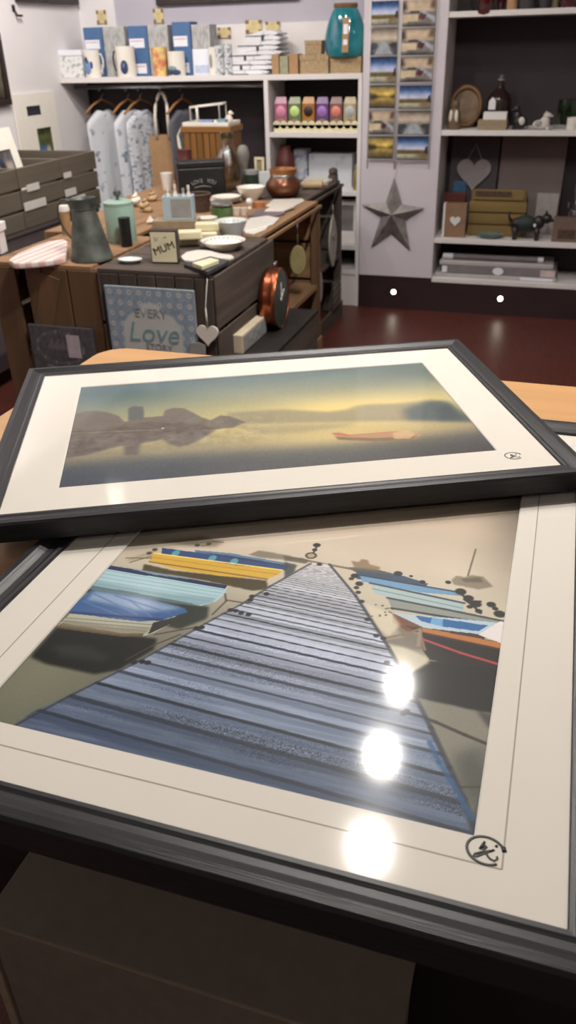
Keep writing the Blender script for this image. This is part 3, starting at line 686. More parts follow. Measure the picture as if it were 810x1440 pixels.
crate('pine crate at the middle of the table behind the mint tin', -2.06, -1.61, 3.03, 3.82, m_pcr, m_pcr_y, m_pcr_z, 'slats', None, 1, 4)
crate('pine crate at the far left of the table under the orange chest', -2.14, -1.67, 3.84, 4.62, m_pcr, m_pcr_y, m_pcr_z, 'slats', None, 1, 4)
b = B(); b.box(-0.022, 0.022, -0.02, 0.02, 0, 0.035)
b.blob(0.0, 0, 0.05, 0.026, 0.024, 0.022, 12)
solo('wooden_finial', b, m_gcr_z, 'short turned wooden post on the far right corner of the table', 'post', (-1.215, 4.575, TZ))
# low crate at the foot of the table's right side
lc = thing('wooden_crate', 'low dark-stained crate at the foot of the table carrying the copper clock', 'crate', (-0.985, 2.86, 0))
LZ = 0.44
b = B(); b.box(-0.07, 0.07, -0.35, 0.35, LZ-0.015, LZ); b.build('top_boards', m_cbody, lc, 0.002)
for sx in (-1, 1):
    b = B(); b.box(sx*0.065-0.005, sx*0.065+0.005, -0.34, 0.34, 0, LZ-0.016); b.build('side_panel', m_gcr_y, lc)
for ya in (-0.345, 0.335): b = B(); b.box(-0.059, 0.059, ya, ya+0.01, 0, LZ-0.016); b.build('end_panel', m_gcr, lc)

# ------------------------------------------------------------------ ceramics and tins on the table
VD = lambda p: (lambda d: d/np.linalg.norm(d))(np.array([p[0], p[1]]))
def stand(xc, yb, wpx, ytop, z=TZ):
    """contact point, radius and height of something standing at these picture coordinates"""
    p = onz(xc, yb, z); r = wpx*mpp(p)/2; v = VD(p); c = (p[0]+v[0]*r, p[1]+v[1]*r, z)
    return c, r, max(0.01, hgt(xc, ytop, c[1])-z)
m_cer = mat('white_ceramic', (228, 222, 212), 0.22, 0, 0.02, 12)
m_cer_b = mat('bluish_white_ceramic', (212, 216, 214), 0.25, 0, 0.02, 12)
m_cream = mat('cream_paint', (224, 214, 178), 0.55, 0, 0.04, 20)
m_zinc = mat('galvanised_zinc', (92, 96, 90), 0.5, 0.45, 0.4, 22, 0.15)
m_mint = mat('mint_enamel', (146, 172, 158), 0.45, 0, 0.08, 10)
m_green = mat('green_glass', (88, 122, 74), 0.2, 0, 0.2, 30)
m_copper = mat('copper', (176, 100, 70), 0.3, 1.0, 0.12, 10)
m_bronze = mat('brown_glazed_copper', (112, 70, 50), 0.28, 0.5, 0.25, 9)
m_tan = mat('tan_linen', (150, 134, 108), 0.9, 0, 0.12, 60, 0.1)
m_sky = mat('powder_blue', (172, 192, 200), 0.6, 0, 0.05, 20)
m_kraft = mat('kraft_brown', (168, 132, 96), 0.85, 0, 0.08, 40)
m_darkred = mat('oxblood', (86, 38, 32), 0.5, 0, 0.2, 12)
m_slate = mat('slate', (62, 60, 64), 0.7, 0, 0.2, 24, 0.1)
m_basket = mat('brown_wicker', (78, 58, 46), 0.8, 0, 0.5, 60, 0.6, (1, 1, 3))
m_glass = thin_glass('clear_glass', (0.92, 0.93, 0.90), 0.05)
m_glass_g = thin_glass('greenish_glass', (0.68, 0.80, 0.66), 0.03)
m_silver = mat('brushed_silver', (170, 170, 168), 0.3, 0.9, 0.05)
m_fleck = mat('rim_dots', (70, 74, 90), 0.5)
m_paper = mat('white_paper', (226, 224, 222), 0.8, 0, 0.02)
m_string = mat('white_string', (206, 200, 190), 0.9)
m_grey = mat('soft_grey', (150, 148, 146), 0.7, 0, 0.1)

# metal jug
c, r, h = stand(131, 371, 60, 279)
j = thing('metal_jug', 'tall tapered grey galvanised jug on the near left table corner', 'jug', c, ry=math.radians(-2.5))
b = B(); b.lathe([(0, 0), (r, 0), (r, 0.006), (r*0.97, 0.012), (r*0.56, h*0.80), (r*0.54, h*0.84), (r*0.60, h*0.97), (r*0.62, h), (r*0.57, h*0.985), (r*0.50, h*0.84), (r*0.9, 0.02), (0, 0.015)], 36)
b.build('body', m_zinc, j)
b = B(); b.lathe([(r*0.575, h*0.83), (r*0.60, h*0.838), (r*0.575, h*0.846)], 30); b.build('band', m_zinc, j)
b = B(); pts = [(-r*0.55, 0, h*0.90), (-r*0.80, 0, h*0.98), (-r*1.10, 0, h*0.98), (-r*1.36, 0, h*0.88), (-r*1.42, 0, h*0.70), (-r*1.25, 0, h*0.50), (-r*0.95, 0, h*0.36), (-r*0.80, 0, h*0.32)]
b.tube(pts, 0.0042, 8); b.build('handle', m_zinc, j)
b = B(); b.add([(r*0.42, -r*0.28, h*0.97), (r*0.42, r*0.28, h*0.97), (r*0.92, 0, h*1.02), (r*0.50, -r*0.22, h*0.84), (r*0.50, r*0.22, h*0.84)], [(0, 2, 3), (2, 1, 4), (2, 4, 3)], 0, True); b.build('spout', m_zinc, j)
# candle pot behind it
c, r, h = stand(95, 331, 15, 289)
j = thing('candle_pot', 'small brown pot with white lid behind the metal jug', 'pot', c)
b = B(); b.lathe([(0, 0), (r*0.85, 0), (r, h*0.85), (0, h*0.85)], 20); b.build('body', m_kraft, j)
b = B(); b.lathe([(r*1.08, h*0.80), (r*1.1, h*0.9), (r*0.9, h), (0, h)], 20); b.build('lid', m_cer, j)
# striped platter
def flat(name, px, z0, z1, m, label, cat, group=None, bevel=0.002, zpx=None):
    q = [onz(x, y, zpx if zpx is not None else z1) for x, y in px]; cx = sum(p[0] for p in q)/len(q); cy = sum(p[1] for p in q)/len(q)
    b = B(); b.slab([(p[0]-cx, p[1]-cy) for p in q], 0, z1-z0)
    return solo(name, b, m, label, cat, (cx, cy, z0), 0, group, bevel)
m_pink = bpy.data.materials.new('pink_stripe'); m_pink.use_nodes = True
_n = m_pink.node_tree.nodes; _l = m_pink.node_tree.links; _t = _n.new('ShaderNodeTexCoord'); _w = _n.new('ShaderNodeTexWave'); _w.inputs['Scale'].default_value = 8.5; _w.inputs['Distortion'].default_value = 1.2
_r = _n.new('ShaderNodeValToRGB'); _r.color_ramp.elements[0].position = 0.35; _r.color_ramp.elements[1].position = 0.65
_r.color_ramp.elements[0].color = (*lin((214, 176, 170)), 1); _r.color_ramp.elements[1].color = (*lin((230, 220, 214)), 1)
_l.new(_t.outputs['Object'], _w.inputs[0]); _l.new(_w.outputs['Fac'], _r.inputs[0]); _l.new(_r.outputs[0], _n['Principled BSDF'].inputs['Base Color'])
flat('striped_dish', [(12, 365), (24, 356), (45, 347), (68, 339), (90, 336), (95, 339), (95, 348), (92, 361), (82, 364), (60, 367), (38, 369), (20, 370)], TZ, TZ+0.022, m_pink, 'pink and white striped long dish at the left table edge', 'dish', None, 0.006)
# white lidded box at the left edge of the view
c, r, h = stand(-2, 358, 26, 313)
j = thing('gift_box', 'white lidded box standing at the far left table edge', 'box', c, 0.2)
b = B(); b.box(-r*0.8, r*0.8, -r*0.8, r*0.8, 0, h*0.72); b.build('body', m_paper, j, 0.002)
b = B(); b.box(-r, r, -r, r, h*0.72, h); b.build('lid', m_paper, j, 0.002)
# mint canister
c, r, h = stand(173, 343, 42, 281)
j = thing('mint_canister', 'mint green enamel canister with a dark knob behind the jug', 'canister', c)
b = B(); b.lathe([(0, 0), (r*0.98, 0), (r, 0.01), (r, h*0.86), (r*0.94, h*0.9), (0, h*0.9)], 32); b.build('body', m_mint, j)
b = B(); b.lathe([(r*0.99, h*0.88), (r*0.99, h*0.95), (r*0.7, h), (0, h)], 32); b.build('lid', m_mint, j)
b = B(); b.lathe([(0.006, h), (0.006, h+0.01), (0.016, h+0.02), (0.014, h+0.032), (0, h+0.034)], 16); b.build('knob', m_zinc, j)
c, r, h = stand(179, 348, 16, 306)
j = thing('dark_tin', 'slim black cylindrical tin in front of the mint canister', 'tin', c)
b = B(); b.lathe([(0, 0), (r, 0), (r, h*0.8), (0, h*0.8)], 20); b.build('body', m_black, j)
b = B(); b.lathe([(r*1.04, h*0.78), (r*1.04, h), (0, h)], 20); b.build('lid', m_black, j)
# shallow oval soap dish
def oval_dish(name, xc, yc, wpx, dep, hh, m, label, cat, rz=0.0, z=TZ, group=None, dots=0, foot=0.5):
    p = onz(xc, yc, z+hh*0.8); r = wpx*mpp(p)/2
    root = thing(name, label, cat, (p[0], p[1], z), rz, group)
    b = B(); t = min(0.004, r*0.12)
    b.lathe([(0, 0), (r*foot, 0), (r*foot*1.05, hh*0.12), (r*0.86, hh*0.62), (r, hh), (r-t, hh), (r*0.80, hh*0.66), (r*foot*0.9, hh*0.3), (0, hh*0.28)], 36, 0, 1, dep); b.build('bowl', m, root)
    if dots:
        b = B()
        for k in range(dots):
            a = 2*PI*k/dots; b.blob(0.875*r*math.cos(a), 0.875*r*dep*math.sin(a), hh*0.80, 0.0045, 0.0035, 0.0015, 8)
        b.build('rim_dots', m_fleck, root)
    return root
oval_dish('soap_dish', 183, 365, 36, 0.75, 0.014, m_cer_b, 'small shallow white soap dish left of the MUM block', 'dish')
# MUM block
p = onz(231, 371, TZ)
j = thing('word_block', 'dark wooden block with cream face lettered MUM', 'sign', (p[0], p[1]+0.02, TZ), math.radians(9))
b = B(); b.box(-0.048, 0.048, -0.018, 0.018, 0, 0.112); b.build('block', mat('dark_stained_wood', (58, 42, 38), 0.6, 0, 0.2, 30), j, 0.002)
b = B(); b.box(-0.0445, 0.0445, -0.0195, -0.0183, 0.006, 0.106); b.build('face', mat('aged_cream', (220, 211, 178), 0.7, 0, 0.06, 20), j)
lettering('MUM', 0.036, m_ink, j, Matrix.Translation((0.001, -0.0198, 0.052)) @ Matrix.Rotation(math.radians(-20), 4, 'Y') @ FACE)
b = B(); b.tube([(-0.03, -0.0197, 0.090), (-0.028, -0.0197, 0.080), (-0.022, -0.0197, 0.080), (-0.019, -0.0197, 0.090)], 0.0012, 6); b.tube([(0.002, -0.0197, 0.088), (0.008, -0.0197, 0.092), (0.014, -0.0197, 0.087)], 0.0010, 6); b.build('flourish', mat('faded_ink', (120, 112, 92), 0.7), j)
# wrapped soap bars
sb = None; k = 0
for xc, yc, z, ln, rz, lab in ((258, 346, TZ, 0.085, 0.35, 'cream soap bar lowest on the left of the soap stack beside the MUM block'), (285, 340, TZ, 0.09, 0.35, 'cream soap bar lowest on the right of the soap stack, by the dotted bowl'),
                               (262, 338, TZ+0.0305, 0.09, 0.42, 'cream soap bar on top of the left of the soap stack'), (288, 326, TZ+0.0305, 0.08, 0.30, 'cream soap bar on top at the rear of the soap stack')):
    p = onz(xc, yc, z)
    if sb is None:
        b = B(); b.box(-0.047, 0.047, -0.026, 0.026, 0, 0.030); b.box(-0.0475, 0.0475, -0.012, 0.012, -0.0, 0.0304, 1)
        sb = solo('soap_bar', b, [m_cream, mat('soap_band', (208, 200, 172), 0.7)], lab, 'soap', (p[0], p[1]+0.03, z), rz, 'cream soap bars', 0.005)
    else:
        q = sb.copy(); COL.objects.link(q); q.location = (p[0], p[1]+0.03, z); q.rotation_euler = (0, 0, rz); q['label'] = lab
# linen board, powder-blue crate of bottles
p = onz(245, 323, TZ)
b = B(); b.box(-0.095, 0.095, -0.055, 0.055, 0, 0.034); solo('linen_box', b, m_tan, 'low tan box under the pale blue caddy', 'box', (p[0]-0.012, p[1]+0.06, TZ), 0.25, None, 0.003)
z = TZ+0.0345; p = (p[0]+0.005, p[1]+0.055)
j = thing('bottle_caddy', 'pale blue wooden caddy with a grey panel on the low tan box', 'caddy', (p[0], p[1], z), 0.25)
b = B()
for a in ((-0.062, 0.062, -0.034, -0.029, 0, 0.092), (-0.062, 0.062, 0.029, 0.034, 0, 0.092), (-0.062, -0.057, -0.029, 0.029, 0, 0.092), (0.057, 0.062, -0.029, 0.029, 0, 0.092), (-0.057, 0.057, -0.029, 0.029, 0, 0.006)): b.box(*a)
b.build('body', m_sky, j, 0.001)
b = B(); b.box(-0.028, 0.056, -0.0352, -0.0342, 0.012, 0.082); b.build('panel', m_grey, j)
def bottle(name, label, loc, r, h, m, mcap, group=None, neck=0.4, sh=0.68):
    root = thing(name, label, 'bottle', loc, 0, group)
    b = B(); b.lathe([(0, 0), (r*0.92, 0), (r, 0.004), (r, h*sh*0.9), (r*0.85, h*sh), (r*neck, h*(sh+0.12)), (r*neck, h*0.9), (0, h*0.9)], 20); b.build('body', m, root)
    b = B(); b.lathe([(r*neck*1.25, h*0.86), (r*neck*1.25, h), (0, h)], 16); b.build('cap', mcap, root); return root
for k, (dx, hh, mc) in enumerate(((-0.042, 0.118, m_cer), (-0.012, 0.128, m_cer), (0.022, 0.112, m_grey), (0.044, 0.124, m_cer))):
    ca, sa = math.cos(0.25), math.sin(0.25)
    bottle('toiletry_bottle', ('white bottle at the left end of the pale blue caddy', 'tallest white bottle, second from left in the pale blue caddy', 'white bottle with grey cap in the pale blue caddy', 'white bottle at the right end of the pale blue caddy')[k], (p[0]+dx*ca, p[1]+dx*sa, z+0.0065), 0.0115, hh, m_cer, mc, 'bottles in the pale blue caddy')
# black tin with white script
p = onz(281, 276, TZ); rz = math.radians(30)
j = thing('black_tin_box', 'black tin storage box with arched white lettering behind the pale blue caddy', 'tin', (p[0]+0.0, p[1]+0.03, TZ), rz)
b = B(); b.box(-0.118, 0.118, -0.05, 0.05, 0, 0.135); b.build('body', m_black, j, 0.006)
b = B(); b.box(-0.121, 0.121, -0.053, 0.053, 0.1355, 0.165); b.build('lid', m_black, j, 0.006)
for k, ch in enumerate('LOVE YOU'):
    a = (k-3.5)*0.19; 
    if ch != ' ': lettering(ch, 0.026, m_grey, j, Matrix.Translation((0.005+0.088*math.sin(a), -0.0525, 0.075+0.045*(math.cos(a)-1))) @ Matrix.Rotation(a*0.8, 4, 'Y') @ FACE)
b = B(); b.tube([(-0.04, -0.0515, 0.045), (0.0, -0.0515, 0.052), (0.045, -0.0515, 0.045)], 0.002, 6); b.build('underline', m_grey, j)
# white cup and shells, basket
c, r, h = stand(236, 268, 18, 243)
b = B(); b.lathe([(0, 0), (r*0.75, 0), (r, h), (r*0.9, h), (r*0.66, 0.008), (0, 0.008)], 20); solo('white_tumbler', b, m_cer, 'plain white tumbler left of the black tin', 'cup', c)
m_shell = mat('shell_brown', (176, 146, 108), 0.6, 0, 0.45, 50, 0.3); m_shell2 = mat('shell_cream', (226, 216, 200), 0.6, 0, 0.1, 40)
for k, (xc, yb, w_, m, lab) in enumerate(((205, 300, 22, m_shell, 'mottled brown seashell left of the pale blue caddy'), (192, 292, 22, m_shell2, 'cream seashell behind the mint canister'), (212, 316, 12, m_shell2, 'small cream seashell at the corner of the low tan box'), (215, 284, 18, m_shell, 'brown seashell furthest back by the paper bag'))):
    c, r, h = stand(xc, yb, w_, yb-20)
    b = B(); n = 26
    for i in range(n):
        t = i/n; a = t*5*PI; rr = r*(1-t)*0.75; b.blob(rr*math.cos(a)*0.5, rr*math.sin(a)*0.5, r*0.35+t*r*1.5, r*(1-t)*0.62+0.002, r*(1-t)*0.62+0.002, r*(1-t)*0.4+0.002, 10)
    solo('seashell', b, m, lab, 'shell', c, k*1.3, 'seashells')
c, r, h = stand(281, 300, 34, 271)
j = thing('wicker_basket', 'dark brown wicker basket left of the green jar', 'basket', c)
b = B(); b.lathe([(0, 0), (r*0.85, 0), (r, h*0.9), (r*0.92, h*0.9), (r*0.8, 0.01), (0, 0.01)], 28); b.build('body', m_basket, j)
b = B(); b.tube([(r*math.cos(a)*0.97, r*math.sin(a)*0.97, h*0.92) for a in np.linspace(0, 2*PI, 24, endpoint=False)], 0.006, 8, 0, True); b.build('rim', m_basket, j)
# plates and bowls
oval_dish('plate', 316, 281, 48, 1.0, 0.016, m_cer, 'white plate lowest of the pair behind the green jar', 'plate', 0, TZ, 'white plates behind the green jar')
oval_dish('plate', 318, 276.5, 42, 1.0, 0.016, m_cer, 'white plate on top of the pair behind the green jar', 'plate', 0, TZ+0.014, 'white plates behind the green jar')
oval_dish('bowl', 353, 266, 41, 1.0, 0.062, m_cer, 'white footed bowl left of the copper-brown pot', 'bowl', foot=0.45)
oval_dish('bowl', 291, 308, 30, 1.0, 0.036, m_cer, 'small plain white ramekin behind the soap stack', 'bowl', foot=0.8)
oval_dish('bowl', 325, 314, 46, 1.0, 0.062, m_cer_b, 'deep white bowl with dotted rim right of the soap stack', 'bowl', foot=0.62, dots=18)
oval_dish('bowl', 314, 340, 63, 1.0, 0.034, m_cer, 'wide shallow white bowl with dotted rim at the table front', 'bowl', foot=0.55, dots=26)
# green jar with clip lid
c, r, h = stand(313, 311, 33, 283)
j = thing('glass_jar', 'green filled glass jar with a silver lid behind the deep dotted bowl', 'jar', c)
b = B(); b.lathe([(0, 0.002), (r*0.92, 0.002), (r*0.95, h*0.70), (0, h*0.70)], 24); b.build('filling', m_green, j)
b = B(); b.lathe([(0, 0), (r*0.98, 0), (r, 0.004), (r, h*0.74), (r*0.88, h*0.82)], 24); b.build('glass_body', m_glass, j)
b = B(); b.lathe([(r*0.95, h*0.80), (r*0.97, h*0.92), (r*0.8, h), (0, h)], 24); b.build('lid', m_silver, j)
# spoon rest, slate tray
flat('spoon_rest', [(254, 360), (262, 354), (278, 351), (295, 352), (310, 356), (326, 358), (329, 361), (322, 363), (305, 362), (290, 365), (272, 367), (258, 365)], TZ, TZ+0.010, m_cer, 'long white fish-shaped spoon rest in front of the wide dotted bowl', 'dish', None, 0.003)
flat('slate_tray', [(258, 371), (296, 360), (322, 366), (292, 382)], TZ, TZ+0.014, m_slate, 'dark slate tray at the front corner of the grey crate', 'tray', None, 0.002)
flat('soap_slab', [(270, 369), (296, 362), (308, 365), (284, 374)], TZ+0.0143, TZ+0.030, m_cream, 'pair of cream soap slabs lying on the slate tray', 'soap', None, 0.003)
# flat whites along the right edge
flat('platter', [(336, 318), (352, 306), (376, 303), (393, 306), (385, 314), (362, 321), (344, 325)], TZ, TZ+0.009, m_cer, 'white platter by the right table edge, right of the deep dotted bowl', 'plate', None, 0.003)
flat('platter', [(344, 327), (350, 320), (362, 320), (378, 316), (374, 322), (356, 329)], TZ, TZ+0.006, m_cer, 'small white platter tucked in front of the bigger one at the right table edge', 'plate', None, 0.002)
flat('wooden_board', [(348, 303), (362, 294), (404, 293), (400, 300), (384, 304)], TZ, TZ+0.008, mat('plum_slate', (108, 92, 98), 0.7, 0, 0.15), 'plum-grey board lying across the table in front of the white trays', 'board', None, 0.002)
flat('tray', [(374, 289), (384, 280), (426, 279), (428, 282), (412, 290)], TZ, TZ+0.006, m_cer, 'white tray lying nearest the copper-brown pot', 'tray', None, 0.002)
flat('tray', [(372, 296), (384, 287), (412, 287.5), (414, 290), (398, 296)], TZ+0.0062, TZ+0.014, m_cer, 'white tray lying on the plum-grey board side of the pair', 'tray', None, 0.002)
c, r, h = stand(351, 294, 10, 279)
b = B(); b.lathe([(0, 0), (r*0.7, 0), (r*0.4, h*0.25), (r, h*0.55), (r*0.95, h*0.8), (r*0.5, h), (0, h*1.02)], 18); solo('egg_cup', b, m_cer, 'white egg in a cup in front of the footed bowl', 'egg cup', c)
c, r, h = stand(364, 293, 17, 281)
b = B(); b.lathe([(0, 0), (r, 0), (r*1.02, h*0.4), (r, h*0.75), (0, h*0.75)], 22); solo('wooden_pot', b, mat('orange_wood', (176, 116, 74), 0.6, 0, 0.15), 'small orange wooden pot right of the egg cup', 'pot', c)
for k, (xc, yb, lab) in enumerate(((333, 303, 'tiny cream pot right of the green jar'), (343, 303, 'tiny white pot between the green jar and plum-grey board'))):
    c, r, h = stand(xc, yb, 10, yb-11)
    b = B(); b.lathe([(0, 0), (r*0.8, 0), (r, h), (r*0.8, h), (r*0.65, 0.006), (0, 0.006)], 16); solo('tealight_pot', b, m_shell2, lab, 'pot', c, 0, 'tiny pots by the green jar')
# copper-brown pot
c, r, h = stand(399, 281, 51, 237)
j = thing('round_pot', 'round copper-brown pot with a grey neck band on the table', 'pot', c)
b = B(); b.lathe([(0, 0), (r*0.55, 0), (r*0.85, h*0.14), (r, h*0.36), (r*0.96, h*0.52), (r*0.76, h*0.68), (r*0.70, h*0.74)], 36); b.build('body', m_bronze, j)
b = B(); b.lathe([(r*0.70, h*0.70), (r*0.73, h*0.73), (r*0.73, h*0.80), (r*0.70, h*0.82)], 36); b.build('neck_band', m_silver, j)
b = B(); b.lathe([(r*0.70, h*0.80), (r*0.74, h*0.88), (r*0.78, h), (r*0.70, h), (r*0.64, h*0.86), (0.01, h*0.80)], 36); b.build('rim', mat('ochre_glaze', (156, 104, 58), 0.4, 0.2, 0.2), j)
# beyond it
p = onz(440, 266, TZ)
j = thing('rolling_pin', 'pale wooden rolling pin lying right of the copper-brown pot', 'rolling pin', (p[0], p[1], TZ+0.022), math.radians(8))
b = B(); b.at(0, 0, 0, ry=PI/2); b.lathe([(0, -0.05), (0.022, -0.05), (0.022, 0.05), (0, 0.05)], 18); b.build('roller', mat('pale_wood', (178, 154, 122), 0.7, 0, 0.15), j)
for s in (-1, 1):
    b = B(); b.at(s*0.065, 0, 0, ry=PI/2); b.lathe([(0, -0.0145), (0.009, -0.0145), (0.011, 0), (0.009, 0.014), (0, 0.0145)], 12); b.build('handle', m_tan, j)
flat('tray', [(424, 256), (432, 248), (466, 248), (470, 250), (456, 257)], TZ, TZ+0.016, m_cer, 'white tray at the far right end of the table', 'tray', None, 0.003)
c, r, h = stand(355, 266, 20, 239)
j = thing('dark_jar', 'dark green jar with a pale lid behind the footed bowl', 'jar', c)
b = B(); b.lathe([(0, 0), (r, 0), (r, h*0.8), (0, h*0.8)], 22); b.build('body', mat('bottle_green', (46, 62, 50), 0.3, 0, 0.15), j)
b = B(); b.lathe([(r*1.03, h*0.78), (r*1.03, h), (0, h)], 22); b.build('lid', m_grey, j)
c, r, h = stand(373, 262, 22, 241)
b = B(); b.box(-r, r, -0.018, 0.018, 0, h); solo('gift_card_box', b, m_cer_b, 'white carton between the dark green jar and copper-brown pot', 'box', c, 0.25, None, 0.001)
c, r, h = stand(366, 259, 14, 221)
j = thing('framed_card', 'little cream picture frame standing behind the white carton', 'picture frame', c)
b = B()
for a in ((-r, r, 0, 0.012), (-r, r, h-0.012, h)): b.box(a[0], a[1], -0.006, 0.006, a[2], a[3])
b.box(-r, -r+0.012, -0.006, 0.006, 0.012, h-0.012); b.box(r-0.012, r, -0.006, 0.006, 0.012, h-0.012); b.build('frame', m_cream, j)
b = B(); b.box(-r+0.012, r-0.012, -0.001, 0.003, 0.012, h-0.012); b.build('picture', m_tan, j)
# big clear bottle
c, r, h = stand(323, 269, 46, 186)
m_bot = thin_glass('bottle_glass', (0.86, 0.87, 0.84), 0.05, 2.2)
j = thing('glass_bottle', 'large clear glass bottle with a wide neck, behind the plates', 'bottle', c)
t = 0.003
b = B(); b.lathe([(0, 0), (r*0.8, 0), (r*0.95, 0.012), (r, h*0.25), (r*0.94, h*0.48), (r*0.6, h*0.66), (r*0.38, h*0.74), (r*0.36, h*0.94), (r*0.42, h), (r*0.33, h), (r*0.32, h*0.75), (r*0.9, h*0.45), (r*0.94, h*0.25), (r*0.8, 0.02), (0, 0.015)], 36); b.build('body', m_bot, j)
b = B(); b.lathe([(r*0.37, h*0.90), (r*0.42, h*0.92), (r*0.42, h*0.96), (r*0.37, h*0.97)], 30); b.build('collar', m_glass_g, j)
c, r, h = stand(344, 262, 18, 204)
b = B(); b.lathe([(0, 0), (r*0.6, 0), (r*0.75, h*0.12), (r*0.55, h*0.42), (r*0.9, h*0.68), (r, h*0.80), (r*0.75, h*0.95), (r*0.4, h), (0, h*0.99)], 26)
solo('pale_vase', b, mat('pale_stone', (128, 124, 118), 0.6, 0, 0.08, 16), 'pale stone-coloured vase half hidden behind the large clear bottle', 'vase', c)
# dark red lump and white tag behind the black tin
c, r, h = stand(264, 272, 34, 210)
j = thing('leather_bag', 'small oxblood pouch behind the black tin', 'bag', c)
b = B(); b.lathe([(0, 0), (r*0.8, 0), (r, h*0.3), (r*0.9, h*0.6), (r*0.55, h*0.8), (r*0.62, h), (0, h*0.96)], 24); b.build('body', m_darkred, j)
b = B(); b.add([(r*0.5, -r*0.8, h*0.78), (r*1.05, -r*0.8, h*0.70), (r*0.95, -r*0.8, h*0.40), (r*0.5, -r*0.75, h*0.78), (r*1.05, -r*0.75, h*0.70), (r*0.95, -r*0.75, h*0.40)], [(0, 2, 1), (3, 4, 5), (0, 1, 4, 3), (1, 2, 5, 4), (2, 0, 3, 5)]); b.build('swing_tag', m_paper, j)
# orange wooden chest with things on its top
y_o = 4.43
a0, a1 = ony(253, 178, y_o), ony(324, 178, y_o); wz = a0[2]; ow = a1[0]-a0[0]
m_orange = wood('orange_wood_x', (132, 90, 42), 0, 0.55, 0.25, 20, 0.15); m_orange_z = wood('orange_wood_z', (124, 84, 38), 2, 0.55, 0.25, 20, 0.15)
j = thing('slatted_chest', 'orange-stained slatted wooden chest at the back of the table', 'chest', ((a0[0]+a1[0])/2, y_o+0.095, TZ), 0)
hx, hh = ow/2, wz-TZ
b = B(); b.box(-hx, hx, -0.095, 0.095, hh-0.03, hh); b.build('lid', m_orange, j, 0.003)
b = B(); b.box(-hx+0.01, hx-0.01, -0.08, 0.09, 0, hh-0.031); b.build('body', m_orange_z, j)
b = B(); n = 7
for k in range(n): X = -hx+0.015+(2*hx-0.03)*(k+0.5)/n; b.box(X-0.016, X+0.016, -0.091, -0.081, 0.0, hh-0.032)
b.build('front_slats', m_orange_z, j, 0.002)
b = B(); b.tube([(-hx-0.004, -0.06, hh-0.16), (-hx-0.030, -0.06, hh-0.10), (-hx-0.034, -0.05, hh-0.05), (-hx-0.010, -0.05, hh-0.012), (-hx+0.004, -0.05, hh-0.012)], 0.010, 8); b.build('rope_handle', m_shell2, j)
X0, Y0 = (a0[0]+a1[0])/2, y_o+0.095
b = B()
for q in ((-0.135, 0.135, -0.09, 0.09, 0, 0.005), (-0.135, 0.135, -0.09, -0.085, 0.005, 0.02), (-0.135, 0.135, 0.085, 0.09, 0.005, 0.02), (-0.135, -0.13, -0.085, 0.085, 0.005, 0.02), (0.13, 0.135, -0.085, 0.085, 0.005, 0.02)): b.box(*q)
solo('white_tray', b, m_cer, 'white tray on top of the orange chest', 'tray', (X0, Y0, wz), 0.0, None, 0.002)
j = thing('letter_rack', 'white open-frame rack standing on the white tray', 'rack', (X0-0.02, Y0, wz+0.0055))
for q in (((-0.08, -0.05, 0), (-0.08, -0.05, 0.085), (0.09, -0.05, 0.10), (0.09, -0.05, 0)), ((-0.08, 0.05, 0), (-0.08, 0.05, 0.085), (0.09, 0.05, 0.10), (0.09, 0.05, 0)), ((-0.04, -0.05, 0), (-0.04, -0.05, 0.088))):
    b = B(); b.tube(q, 0.0065, 8); b.build('hoop', m_cer, j)
for q in (((-0.08, -0.05, 0.084), (-0.08, 0.05, 0.084)), ((0.09, -0.05, 0.098), (0.09, 0.05, 0.098))):
    b = B(); b.tube(q, 0.0055, 8); b.build('bar', m_cer, j)
b = B(); b.box(-0.035, 0.035, -0.02, 0.02, 0, 0.024); solo('blue_box', b, mat('cornflower', (128, 150, 196), 0.6), 'small blue box on the front of the white tray', 'box', (X0-0.0, Y0-0.064, wz+0.0055), 0.05, None, 0.002)
b = B(); b.box(-0.025, 0.025, -0.018, 0.018, 0, 0.028); solo('teal_box', b, mat('dusty_teal', (128, 158, 170), 0.6), 'small grey-teal box at the right end of the white tray', 'box', (X0+0.085, Y0-0.05, wz+0.0055), -0.1, None, 0.002)
b = B(); b.blob(0, 0, 0.022, 0.022, 0.02, 0.022, 12); b.blob(0.01, 0, 0.05, 0.013, 0.013, 0.014, 10); b.blob(0.022, 0, 0.05, 0.008, 0.005, 0.004, 8)
solo('bird_ornament', b, m_shell2, 'cream bird ornament beside the white rack on the chest', 'ornament', (X0+0.092, Y0+0.03, wz+0.0055))

# ------------------------------------------------------------------ things on the front and side of the table
# love sign
yS = 2.472; q0, q1 = ony(146, 402, yS), ony(272, 408, yS); sw = q1[0]-q0[0]; sh_ = sw*1.0; zt = (q0[2]+q1[2])/2
P = Paint(150, 150, sw, sh_, (150, 168, 184))
P.a += (P.noise(40, 40)*26)[..., None]
for i in range(9):
    for k in range(9):
        if i in (0, 1, 7, 8) or k in (0, 1, 7, 8) or (i+k) % 7 == 0 and (i < 3 or i > 5) and (k < 3 or k > 5):
            x, y = (i+0.5)*sw/9, (k+0.5)*sh_/9
            P.dot((x, y), sw*0.040, (150, 172, 186), 0.8); P.dot((x, y), sw*0.026, (222, 214, 208), 0.9); P.dot((x, y), sw*0.013, (186, 158, 158) if (i+k) % 2 else (120, 160, 176), 0.9)
P.poly([(sw*x, sh_*y) for x, y in ((0.15, 0.05), (0.17, 0.62), (0.26, 0.72), (0.36, 0.75), (0.42, 0.84), (0.58, 0.84), (0.64, 0.75), (0.74, 0.72), (0.83, 0.62), (0.85, 0.05))], (206, 210, 208), 1, 1)
